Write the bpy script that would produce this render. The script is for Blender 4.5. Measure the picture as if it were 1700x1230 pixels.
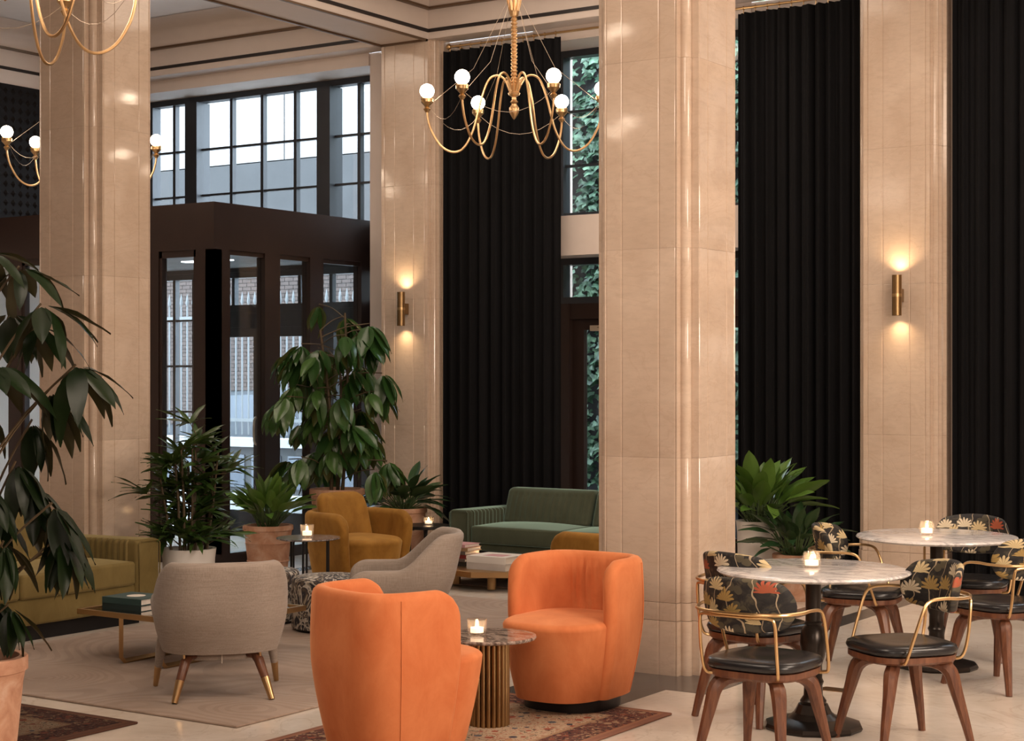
import bpy, math, random
from mathutils import Vector, Matrix
RND = random.Random(11)
PI = math.pi
for o in list(bpy.data.objects):
    bpy.data.objects.remove(o)
SC = bpy.context.scene
COL = SC.collection

# ------------------------------------------------------------------ camera, world, sun, area lights, exposure
cam = bpy.data.cameras.new('camera')
cam.sensor_width = 36.0
cam.lens = 2800 / 1700 * 36.0
cam.shift_y = 10 / 1700
cam.clip_end = 200
cam_o = bpy.data.objects.new('camera', cam)
cam_o.location = (0, 0, 1.65)
cam_o.rotation_euler = (PI / 2, 0, math.radians(33.3))
COL.objects.link(cam_o)
SC.camera = cam_o

W = bpy.data.worlds.new('overcast_sky')
SC.world = W
W.use_nodes = True
W.node_tree.nodes['Background'].inputs[0].default_value = (0.80, 0.90, 1.0, 1)
W.node_tree.nodes['Background'].inputs[1].default_value = 11.0


def light(name, kind, loc, energy, color, rot=(0, 0, 0), **kw):
    l = bpy.data.lights.new(name, kind)
    l.energy = energy
    l.color = color
    for k, v in kw.items():
        setattr(l, k, v)
    o = bpy.data.objects.new(name, l)
    o.location = loc
    o.rotation_euler = rot
    COL.objects.link(o)
    return o


def aim(o, t):
    o.rotation_euler = (Vector(t) - o.location).to_track_quat('-Z', 'Y').to_euler()


sun = light('sun', 'SUN', (0, 0, 30), 1.0, (1.0, 0.96, 0.9), angle=0.02)
aim(sun, (4, 16, 12))
WARM = (1.0, 0.815, 0.655)
for nm, loc, e, sx, sy, tgt in (  # unseen warm area fills, added to brighten the room; no fixtures behind them
        ('ceiling_fill_light', (-4.4, 4.6, 4.9), 115, 2.0, 2.0, (-5.2, 7.6, 0.0)),
        ('ceiling_fill_light', (0.2, 7.6, 4.9), 345, 2.5, 3.0, (-3.0, 8.0, 0.0)),
        ('low_fill_light', (-0.8, 0.2, 2.5), 60, 2.0, 1.0, (-4.6, 8.0, 0.7)),  # added low fill from off frame, brightens the lower columns; no lamp here
        ('low_fill_light', (2.0, 4.6, 2.2), 170, 2.0, 1.0, (-4.0, 9.0, 0.7)),
        ('ceiling_fill_light', (-6.9, 10.6, 5.1), 60, 2.6, 2.0, (-6.9, 10.6, 0)),
        ('ceiling_fill_light', (-2.3, 10.6, 5.1), 60, 2.6, 2.0, (-2.3, 10.6, 0)),
        ('ceiling_fill_light', (-11.4, 9.6, 5.1), 50, 2.6, 1.6, (-11.4, 9.6, 0))):
    a = light(nm, 'AREA', loc, e, WARM, shape='RECTANGLE', size=sx, size_y=sy)
    aim(a, tgt)

SC.view_settings.view_transform = 'Standard'
SC.view_settings.look = 'None'
SC.view_settings.exposure = 0.15
SC.view_settings.gamma = 1.0
SC.view_settings.use_curve_mapping = False
SC.cycles.max_bounces = 6
SC.cycles.diffuse_bounces = 3
SC.cycles.glossy_bounces = 3
SC.cycles.transparent_max_bounces = 12
SC.cycles.transmission_bounces = 4
SC.cycles.caustics_reflective = False
SC.cycles.caustics_refractive = False
SC.cycles.sample_clamp_indirect = 4.0


# ------------------------------------------------------------------ materials
class NT:
    def __init__(s, name):
        s.m = bpy.data.materials.new(name)
        s.m.use_nodes = True
        s.t = s.m.node_tree
        s.p = s.t.nodes['Principled BSDF']
        s.out = s.t.nodes['Material Output']

    def put(s, sock, v):
        if isinstance(v, bpy.types.NodeSocket):
            s.t.links.new(v, sock)
        else:
            if isinstance(v, (tuple, list)) and len(v) == 3 and sock.type == 'RGBA':
                v = tuple(v) + (1,)
            sock.default_value = v

    def n(s, kind, ins=None, out=0, **at):
        nd = s.t.nodes.new(kind)
        for k, v in at.items():
            setattr(nd, k, v)
        for k, v in (ins or {}).items():
            s.put(nd.inputs[k], v)
        return nd.outputs[out]

    def ma(s, op, a, b=0.0, c=None, clamp=False):
        nd = s.t.nodes.new('ShaderNodeMath')
        nd.operation = op
        nd.use_clamp = clamp
        s.put(nd.inputs[0], a)
        s.put(nd.inputs[1], b)
        if c is not None:
            s.put(nd.inputs[2], c)
        return nd.outputs[0]

    def mix(s, f, a, b):
        nd = s.t.nodes.new('ShaderNodeMix')
        nd.data_type = 'RGBA'
        s.put(nd.inputs[0], f)
        s.put(nd.inputs[6], a)
        s.put(nd.inputs[7], b)
        return nd.outputs[2]

    def ramp(s, f, stops, interp='LINEAR'):
        nd = s.t.nodes.new('ShaderNodeValToRGB')
        r = nd.color_ramp
        r.interpolation = interp
        while len(r.elements) < len(stops):
            r.elements.new(0.5)
        for e, (p, c) in zip(r.elements, stops):
            e.position = p
            e.color = tuple(c) + (1,) if len(c) == 3 else c
        s.put(nd.inputs[0], f)
        return nd.outputs[0]

    def co(s, scale=(1, 1, 1), kind='Object', rot=(0, 0, 0)):
        tc = s.t.nodes.new('ShaderNodeTexCoord')
        mp = s.t.nodes.new('ShaderNodeMapping')
        mp.inputs['Scale'].default_value = scale
        mp.inputs['Rotation'].default_value = rot
        s.t.links.new(tc.outputs[kind], mp.inputs[0])
        return mp.outputs[0]

    def noise(s, v, scale=5, detail=4, rough=0.5, dist=0.0, out=0):
        return s.n('ShaderNodeTexNoise', {'Vector': v, 'Scale': scale, 'Detail': detail, 'Roughness': rough, 'Distortion': dist}, out)

    def bump(s, h, strength=0.2, dist=0.01):
        b = s.n('ShaderNodeBump', {'Height': h, 'Strength': strength, 'Distance': dist})
        s.put(s.p.inputs['Normal'], b)

    def set(s, **kw):
        for k, v in kw.items():
            s.put(s.p.inputs[k.replace('_', ' ')], v)
        return s.m


def plain(name, c, rough=0.5, metal=0.0, var=0.08, scale=8, spec=0.5, **kw):
    t = NT(name)
    f = t.noise(t.co(), scale, 3)
    a = tuple(max(0, x * (1 - var * 2)) for x in c)
    b = tuple(min(1, x * (1 + var * 2)) for x in c)
    t.set(Base_Color=t.mix(f, a, b), Roughness=rough, Metallic=metal, **{'Specular IOR Level': spec}, **kw)
    return t.m


M = {}


def stone(name, a, b, rough, veins):
    t = NT(name)
    v = t.co()
    f1 = t.noise(v, 2.2, 8, 0.6, 0.6)
    f2 = t.noise(t.co((1, 1, 3.5)), 9, 6, 0.65)
    c = t.mix(t.ramp(f1, [(0.3, (0, 0, 0)), (0.7, (1, 1, 1))]), a, b)
    c = t.mix(t.ma('MULTIPLY', t.ramp(f2, [(0.45, (0, 0, 0)), (0.8, (1, 1, 1))]), 0.35), c, tuple(x * 0.72 for x in a))
    w = t.noise(t.co((1, 1, 2.2)), 1.3, 5, 0.55, 1.8)
    w = t.ma('ABSOLUTE', t.ma('SUBTRACT', w, 0.5))
    c = t.mix(t.ma('MULTIPLY', t.ramp(w, [(0.0, (1, 1, 1)), (0.015, (0, 0, 0))]), 0.3), c, veins)
    t.set(Base_Color=c, Roughness=t.ma('MULTIPLY_ADD', f2, 0.08, rough), **{'Specular IOR Level': 0.5})
    t.bump(f2, 0.04)
    return t.m


M['stone'] = stone('cream_stone', (0.56, 0.425, 0.325), (0.67, 0.535, 0.43), 0.05, (0.50, 0.36, 0.265))
M['floor'] = stone('floor_marble', (0.68, 0.59, 0.50), (0.80, 0.73, 0.66), 0.12, (0.45, 0.36, 0.28))
M['dark_stone'] = stone('dark_stone', (0.070, 0.060, 0.055), (0.12, 0.105, 0.10), 0.2, (0.2, 0.17, 0.15))
M['paint'] = plain('cream_paint', (0.70, 0.60, 0.54), 0.6, 0, 0.02)
M['white_paint'] = plain('white_paint', (0.82, 0.79, 0.79), 0.6, 0, 0.02)
M['black_paint'] = plain('black_band_paint', (0.018, 0.013, 0.013), 0.45)
M['old_gold'] = plain('dark_gilded_moulding', (0.16, 0.10, 0.06), 0.4, 0.5)
M['bronze'] = plain('dark_bronze_metal', (0.024, 0.012, 0.009), 0.42, 0.2, 0.1)
M['frame'] = plain('black_window_steel', (0.035, 0.038, 0.045), 0.4, 0.3)
M['brass'] = plain('brushed_brass', (0.60, 0.40, 0.20), 0.30, 1.0, 0.05)
M['brass_dark'] = plain('aged_brass', (0.33, 0.21, 0.10), 0.32, 1.0, 0.1)
M['chand'] = plain('satin_gold', (0.70, 0.46, 0.24), 0.35, 1.0, 0.06)
M['wire'] = plain('pale_cable', (0.42, 0.33, 0.25), 0.5, 0.5)
M['black_metal'] = plain('black_metal', (0.012, 0.012, 0.014), 0.4, 0.4)
M['screen'] = plain('dark_screen', (0.010, 0.008, 0.008), 0.75, 0, 0.1, 8, 0.15)
M['iron'] = plain('cast_iron', (0.035, 0.028, 0.024), 0.3, 0.7, 0.15)
M['leather'] = plain('black_leather', (0.011, 0.011, 0.013), 0.27, 0, 0.25, 14)
M['soil'] = plain('potting_soil', (0.05, 0.03, 0.018), 0.95, 0, 0.5, 40)
M['white_pot'] = plain('white_ceramic', (0.80, 0.76, 0.72), 0.45, 0, 0.03)
M['pages'] = plain('book_pages', (0.78, 0.70, 0.62), 0.8, 0, 0.05, 60)
M['stem'] = plain('plant_stem', (0.09, 0.06, 0.03), 0.7, 0, 0.3)
M['green_stem'] = plain('green_stem', (0.06, 0.10, 0.03), 0.6, 0, 0.2)
M['wax'] = plain('candle_wax', (0.85, 0.72, 0.55), 0.5, 0, 0.02)
M['concrete'] = plain('grey_concrete', (0.030, 0.0315, 0.034), 0.85, 0, 0.12, 1.5)
M['white_panel'] = plain('white_facade_panel', (0.21, 0.213, 0.216), 0.6, 0, 0.01)
M['pavement'] = plain('pale_pavement', (0.36, 0.36, 0.36), 0.8, 0, 0.06, 3)
M['fence'] = plain('pale_grey_fence_paint', (0.095, 0.10, 0.105), 0.5, 0.1)
M['brick'] = plain('red_brick', (0.050, 0.034, 0.030), 0.85, 0, 0.3, 6)
M['mortar'] = plain('mortar', (0.055, 0.052, 0.050), 0.9)
M['car'] = plain('black_car_paint', (0.03, 0.035, 0.045), 0.2, 0.2)
M['rubber'] = plain('black_rubber', (0.012, 0.012, 0.012), 0.8)
M['blue_glaze'] = plain('dark_tinted_panel', (0.05, 0.06, 0.08), 0.3)


def wood():
    t = NT('walnut_wood')
    f = t.noise(t.co((14, 14, 1.6)), 3, 5, 0.6, 0.5)
    t.set(Base_Color=t.ramp(f, [(0.3, (0.075, 0.024, 0.013)), (0.55, (0.145, 0.054, 0.026)), (0.75, (0.21, 0.088, 0.043))]), Roughness=0.38)
    t.bump(f, 0.05)
    return t.m


M['wood'] = wood()


def velvet(name, lo, hi, rough=0.75, sheen=0.5, tint=None):
    t = NT(name)
    f = t.noise(t.co((1, 1, 0.6)), 5, 5, 0.65, 0.4)
    f2 = t.noise(t.co(), 260, 2)
    t.set(Base_Color=t.mix(t.ramp(f, [(0.3, (0, 0, 0)), (0.72, (1, 1, 1))]), lo, hi), Roughness=rough, **{'Specular IOR Level': 0.2, 'Sheen Weight': sheen, 'Sheen Roughness': 0.4, 'Sheen Tint': (tint or hi) + (1,)})
    t.bump(f2, 0.12, 0.002)
    return t.m


M['orange'] = velvet('orange_velvet', (0.56, 0.150, 0.050), (0.72, 0.245, 0.095), 0.8, 0.55, (1.0, 0.55, 0.3))
M['mustard'] = velvet('mustard_velvet', (0.20, 0.088, 0.012), (0.40, 0.20, 0.038), 0.75, 0.45, (0.9, 0.6, 0.25))
M['olive'] = velvet('olive_velvet', (0.13, 0.092, 0.028), (0.205, 0.15, 0.055), 0.75, 0.5, (0.75, 0.65, 0.35))
M['green'] = velvet('sage_velvet', (0.040, 0.044, 0.024), (0.065, 0.074, 0.046), 0.7, 1.0, (0.60, 0.92, 0.82))
M['curtain'] = velvet('black_velvet', (0.0016, 0.0016, 0.0022), (0.003, 0.003, 0.0042), 0.85, 0.07, (0.4, 0.42, 0.5))


def linen():
    t = NT('grey_linen')
    a = t.noise(t.co((6, 6, 220)), 2, 2)
    b = t.noise(t.co((200, 200, 5)), 2, 2)
    f = t.ma('MULTIPLY_ADD', a, 0.5, t.ma('MULTIPLY', b, 0.5))
    t.set(Base_Color=t.ramp(f, [(0.3, (0.25, 0.20, 0.165)), (0.7, (0.43, 0.36, 0.31))]), Roughness=0.9, **{'Specular IOR Level': 0.15, 'Sheen Weight': 0.2})
    t.bump(f, 0.15, 0.002)
    return t.m


M['linen'] = linen()


def floral(name, scale, dens, ottoman=False):
    t = NT(name)
    tc = t.n('ShaderNodeTexCoord', out=3)
    sep = t.t.nodes.new('ShaderNodeSeparateXYZ')
    t.put(sep.inputs[0], tc)
    x, y, z = sep.outputs
    if ottoman:
        u = t.ma('ADD', x, t.ma('MULTIPLY', y, 0.55))
        w = t.ma('ADD', z, t.ma('MULTIPLY', y, 0.8))
    else:
        u, w = x, z
    oi = t.n('ShaderNodeObjectInfo', out=5)
    u = t.ma('ADD', u, t.ma('MULTIPLY', oi, 7.3))
    cmb = t.n('ShaderNodeCombineXYZ', {0: t.ma('MULTIPLY', u, scale), 1: t.ma('MULTIPLY', w, scale), 2: 0.0})
    warp = t.noise(cmb, 1.6, 2, out=1)
    vw = t.n('ShaderNodeVectorMath', {0: cmb, 1: t.n('ShaderNodeVectorMath', {0: warp, 'Scale': 0.25}, operation='SCALE')}, operation='ADD')

    def flowers(vec, sc, petals, r0, amp, thr):
        vn = t.t.nodes.new('ShaderNodeTexVoronoi')
        vn.voronoi_dimensions = '2D'
        vn.inputs['Scale'].default_value = 1.0
        vs = t.n('ShaderNodeVectorMath', {0: vec, 'Scale': sc}, operation='SCALE')
        t.put(vn.inputs['Vector'], vs)
        d = t.n('ShaderNodeVectorMath', {0: vs, 1: vn.outputs['Position']}, operation='SUBTRACT')
        s2 = t.t.nodes.new('ShaderNodeSeparateXYZ')
        t.put(s2.inputs[0], d)
        ang = t.ma('ARCTAN2', s2.outputs[1], s2.outputs[0])
        r = vn.outputs['Distance']
        s3 = t.t.nodes.new('ShaderNodeSeparateColor')
        t.put(s3.inputs[0], vn.outputs['Color'])
        pet = t.ma('ABSOLUTE', t.ma('COSINE', t.ma('MULTIPLY_ADD', ang, petals / 2, s3.outputs[1])))
        rad = t.ma('MULTIPLY_ADD', pet, amp, r0)
        m = t.ma('LESS_THAN', r, rad)
        m = t.ma('MULTIPLY', m, t.ma('GREATER_THAN', s3.outputs[0], thr))
        if petals > 3:
            m = t.ma('MULTIPLY', m, t.ma('GREATER_THAN', s2.outputs[1], -0.10))
        shade = t.ma('DIVIDE', r, rad)
        return m, shade, s3.outputs[2], pet
    base = (0.012, 0.011, 0.013)
    f = t.noise(vw, 2.2, 5, 0.6, 1.0)
    c = t.ramp(f, [(0.42, base), (0.54, (0.024, 0.022, 0.020)), (0.60, (0.06, 0.05, 0.034)), (0.66, (0.030, 0.030, 0.032))])
    # leaves
    m, sh, k, pet = flowers(vw, 1.5, 2, 0.08, 0.36, 1 - dens)
    c = t.mix(m, c, t.mix(k, (0.034, 0.032, 0.027), (0.11, 0.092, 0.055)))
    # vines
    wv = t.n('ShaderNodeTexWave', {'Vector': vw, 'Scale': 0.45, 'Distortion': 9.0, 'Detail': 2.0, 'Detail Scale': 1.2}, 1)
    c = t.mix(t.ma('GREATER_THAN', wv, 0.991), c, (0.38, 0.30, 0.20))
    # blossoms
    m, sh, k, pet = flowers(vw, 1.35, 13, 0.27, 0.24, 0.12)
    fc = t.ramp(k, [(0.0, (0.58, 0.46, 0.26)), (0.4, (0.66, 0.57, 0.42)), (0.74, (0.36, 0.24, 0.08)), (0.94, (0.36, 0.07, 0.035))], 'CONSTANT')
    fc = t.mix(t.ma('MULTIPLY', t.ma('SUBTRACT', 1.0, pet), 0.55), fc, (0.20, 0.13, 0.05))
    c = t.mix(m, c, fc)
    t.set(Base_Color=c, Roughness=0.62, **{'Specular IOR Level': 0.35})
    return t.m


M['floral'] = floral('floral_fabric', 8.0, 0.5)


def ottoman_fabric():
    t = NT('black_and_cream_leaf_fabric')
    f = t.noise(t.co((1, 1, 1)), 4.2, 2.5, 0.55, 3.2)
    c = t.ramp(f, [(0.40, (0.012, 0.012, 0.02)), (0.45, (0.40, 0.35, 0.28)), (0.49, (0.55, 0.50, 0.44)), (0.52, (0.02, 0.02, 0.03)), (0.60, (0.10, 0.07, 0.05)), (0.64, (0.42, 0.36, 0.27)), (0.68, (0.02, 0.02, 0.03))])
    t.set(Base_Color=c, Roughness=0.7)
    return t.m


M['ottoman'] = ottoman_fabric()


def taupe_rug():
    t = NT('taupe_ripple_carpet')
    v = t.co((1, 1, 0))
    vn = t.t.nodes.new('ShaderNodeTexVoronoi')
    vn.feature = 'SMOOTH_F1'
    vn.inputs['Scale'].default_value = 1.1
    t.put(vn.inputs['Vector'], v)
    rp = t.ma('SINE', t.ma('MULTIPLY', vn.outputs['Distance'], 190.0))
    big = t.noise(v, 1.5, 4, 0.6)
    c = t.mix(t.ramp(big, [(0.35, (0, 0, 0)), (0.65, (1, 1, 1))]), (0.31, 0.225, 0.175), (0.41, 0.315, 0.255))
    c = t.mix(t.ma('MULTIPLY', t.ma('GREATER_THAN', rp, 0.2), 0.25), c, (0.20, 0.14, 0.10))
    t.set(Base_Color=c, Roughness=0.95, **{'Specular IOR Level': 0.1, 'Sheen Weight': 0.2})
    t.bump(rp, 0.3, 0.003)
    return t.m


M['taupe'] = taupe_rug()


def persian(name, hx, hy, dark):
    t = NT(name)
    tc = t.n('ShaderNodeTexCoord', out=3)
    sep = t.t.nodes.new('ShaderNodeSeparateXYZ')
    t.put(sep.inputs[0], tc)
    dx = t.ma('SUBTRACT', hx, t.ma('ABSOLUTE', sep.outputs[0]))
    dy = t.ma('SUBTRACT', hy, t.ma('ABSOLUTE', sep.outputs[1]))
    d = t.ma('MINIMUM', dx, dy)
    vec = t.n('ShaderNodeCombineXYZ', {0: sep.outputs[0], 1: sep.outputs[1], 2: 0.0})
    f = t.noise(vec, 26, 3, 0.6, 1.5)
    f2 = t.noise(vec, 60, 2, 0.6, 1.0)
    vn = t.t.nodes.new('ShaderNodeTexVoronoi')
    vn.inputs['Scale'].default_value = 16
    t.put(vn.inputs['Vector'], vec)
    s3 = t.t.nodes.new('ShaderNodeSeparateColor')
    t.put(s3.inputs[0], vn.outputs['Color'])
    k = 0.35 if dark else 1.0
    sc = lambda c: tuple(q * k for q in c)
    field = t.ramp(f, [(0.36, sc((0.06, 0.045, 0.04))), (0.42, sc((0.45, 0.33, 0.22))), (0.54, sc((0.52, 0.39, 0.27))), (0.6, sc((0.32, 0.09, 0.05))), (0.66, sc((0.40, 0.28, 0.18)))])
    motif = t.ma('LESS_THAN', vn.outputs['Distance'], t.ma('MULTIPLY_ADD', s3.outputs[1], 0.25, 0.12))
    field = t.mix(motif, field, t.ramp(s3.outputs[0], [(0, sc((0.30, 0.07, 0.04))), (0.4, sc((0.05, 0.05, 0.07))), (0.65, sc((0.45, 0.25, 0.13))), (0.85, sc((0.10, 0.11, 0.13)))], 'CONSTANT'))
    border = t.ramp(f, [(0.40, sc((0.035, 0.025, 0.03))), (0.47, sc((0.22, 0.07, 0.045))), (0.55, sc((0.05, 0.04, 0.045))), (0.62, sc((0.42, 0.26, 0.16)))])
    border = t.mix(motif, border, t.ramp(s3.outputs[0], [(0, sc((0.30, 0.10, 0.06))), (0.5, sc((0.40, 0.27, 0.17)))], 'CONSTANT'))
    c = t.mix(t.ma('LESS_THAN', d, 0.235), field, sc((0.36, 0.23, 0.14)))
    c = t.mix(t.ma('LESS_THAN', d, 0.215), c, border)
    c = t.mix(t.ma('LESS_THAN', d, 0.050), c, sc((0.33, 0.16, 0.10)))
    c = t.mix(t.ma('LESS_THAN', d, 0.030), c, sc((0.27, 0.13, 0.09)))
    c = t.mix(t.ma('MULTIPLY', f2, 0.25), c, sc((0.1, 0.06, 0.05)))
    t.set(Base_Color=c, Roughness=0.95, **{'Specular IOR Level': 0.1})
    t.bump(f2, 0.25, 0.002)
    return t.m


def marble(name, base, vein, scale, rough, amount=0.9):
    t = NT(name)
    v = t.co((1, 1.8, 1))
    w = t.noise(v, scale, 7, 0.6, 1.2)
    w2 = t.noise(v, scale * 2.7, 5, 0.65, 2.0)
    a = t.ramp(t.ma('ABSOLUTE', t.ma('SUBTRACT', w, 0.5)), [(0.0, (1, 1, 1)), (0.05, (0.25, 0.25, 0.25)), (0.12, (0, 0, 0))])
    b = t.ramp(t.ma('ABSOLUTE', t.ma('SUBTRACT', w2, 0.47)), [(0.0, (1, 1, 1)), (0.03, (0, 0, 0))])
    f = t.ma('MULTIPLY', t.ma('ADD', a, t.ma('MULTIPLY', b, 0.5), clamp=True), amount)
    t.set(Base_Color=t.mix(f, base, vein), Roughness=rough)
    return t.m


M['white_marble'] = marble('white_marble', (0.80, 0.765, 0.745), (0.34, 0.32, 0.33), 3.2, 0.14, 0.75)
M['brown_marble'] = marble('brown_marble', (0.075, 0.05, 0.04), (0.50, 0.40, 0.34), 5.0, 0.08, 0.8)
M['black_marble'] = marble('dark_grey_marble', (0.09, 0.08, 0.085), (0.45, 0.40, 0.38), 9.0, 0.12, 0.7)


def terracotta():
    t = NT('terracotta')
    f = t.noise(t.co(), 7, 6, 0.65, 0.8)
    t.set(Base_Color=t.ramp(f, [(0.3, (0.42, 0.20, 0.12)), (0.5, (0.56, 0.31, 0.20)), (0.72, (0.66, 0.45, 0.34))]), Roughness=0.85)
    t.bump(f, 0.1)
    return t.m


M['terracotta'] = terracotta()


def leaf(name, lo, hi, rough=0.35, back=(0.11, 0.105, 0.035), spec=0.5):
    t = NT(name)
    r = t.n('ShaderNodeObjectInfo', out=5)
    f = t.noise(t.co(), 9, 3)
    c = t.mix(r, lo, hi)
    c = t.mix(t.ma('MULTIPLY', f, 0.5), c, tuple(q * 0.45 for q in lo))
    bf = t.n('ShaderNodeNewGeometry', out=6)
    c = t.mix(t.ma('MULTIPLY', bf, 0.6), c, back)
    t.set(Base_Color=c, Roughness=rough, **{'Specular IOR Level': spec})
    tr = t.n('ShaderNodeBsdfTranslucent', {'Color': c})
    mx = t.n('ShaderNodeMixShader', {0: 0.18, 1: t.p.outputs[0], 2: tr})
    t.t.links.new(mx, t.out.inputs[0])
    return t.m


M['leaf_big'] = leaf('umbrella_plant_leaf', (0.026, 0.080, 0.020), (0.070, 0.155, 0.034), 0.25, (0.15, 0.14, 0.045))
M['leaf_shaded'] = leaf('shade_darkened_leaf', (0.006, 0.015, 0.004), (0.014, 0.030, 0.008), 0.38, (0.06, 0.045, 0.02), 0.3)  # umbrella plant leaf with the shade at the left edge put into its colour
M['leaf_palm'] = leaf('palm_leaf', (0.022, 0.060, 0.012), (0.075, 0.15, 0.028), 0.35, (0.06, 0.09, 0.02))
M['leaf_lily'] = leaf('lance_leaf', (0.055, 0.15, 0.02), (0.17, 0.32, 0.055), 0.35, (0.10, 0.17, 0.03))
M['leaf_deep'] = leaf('deep_green_leaf', (0.020, 0.062, 0.022), (0.048, 0.11, 0.040), 0.28, (0.05, 0.08, 0.03))
M['leaf_ivy'] = leaf('ivy_leaf', (0.04, 0.12, 0.05), (0.10, 0.26, 0.10), 0.5)
t_ = NT('ivy_foliage')
_f = t_.noise(t_.co(), 14, 3)
t_.set(Base_Color=t_.ramp(_f, [(0.35, (0.010, 0.032, 0.020)), (0.5, (0.032, 0.088, 0.048)), (0.68, (0.10, 0.20, 0.12))]), Roughness=0.5)
M['ivy'] = t_.m


def emit(name, c, s):
    t = NT(name)
    t.set(Base_Color=(0.9, 0.85, 0.8, 1), **{'Emission Color': c + (1,), 'Emission Strength': s})
    return t.m


M['globe'] = emit('lit_opal_globe', (1.0, 0.80, 0.60), 30)
M['flame'] = emit('candle_flame', (1.0, 0.62, 0.25), 28)
M['glow_wax'] = emit('glowing_wax', (1.0, 0.70, 0.45), 1.7)
M['lens'] = emit('sconce_lamp', (1.0, 0.72, 0.42), 30)
M['tube_light'] = emit('strip_light', (0.9, 0.95, 1.0), 5)


def glass(name, tint, refl):
    t = NT(name)
    tr = t.n('ShaderNodeBsdfTransparent', {'Color': tint + (1,)})
    gl = t.n('ShaderNodeBsdfGlossy', {'Color': (1, 1, 1, 1), 'Roughness': 0.02})
    fc = t.n('ShaderNodeLayerWeight', {'Blend': 0.5}, 1)
    fr = t.ma('MULTIPLY_ADD', t.ma('POWER', fc, 5.0), 0.96, 0.04)
    mx = t.n('ShaderNodeMixShader', {0: t.ma('MULTIPLY', fr, refl), 1: tr, 2: gl})
    t.t.links.new(mx, t.out.inputs[0])
    return t.m


M['glass'] = glass('window_glass', (0.93, 0.96, 0.97), 0.9)
M['clear'] = glass('clear_glass', (0.98, 0.955, 0.93), 1.2)
_t = M['clear'].node_tree
_tl = _t.nodes.new('ShaderNodeBsdfTranslucent')
_tl.inputs[0].default_value = (1.0, 0.93, 0.86, 1)
_mx = _t.nodes.new('ShaderNodeMixShader')
_mx.inputs[0].default_value = 0.07
_out = _t.nodes['Material Output']
_src = _out.inputs[0].links[0].from_socket
_t.links.new(_src, _mx.inputs[1])
_t.links.new(_tl.outputs[0], _mx.inputs[2])
_t.links.new(_mx.outputs[0], _out.inputs[0])
M['smoke'] = glass('smoked_glass', (0.35, 0.30, 0.26), 1.6)


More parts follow.
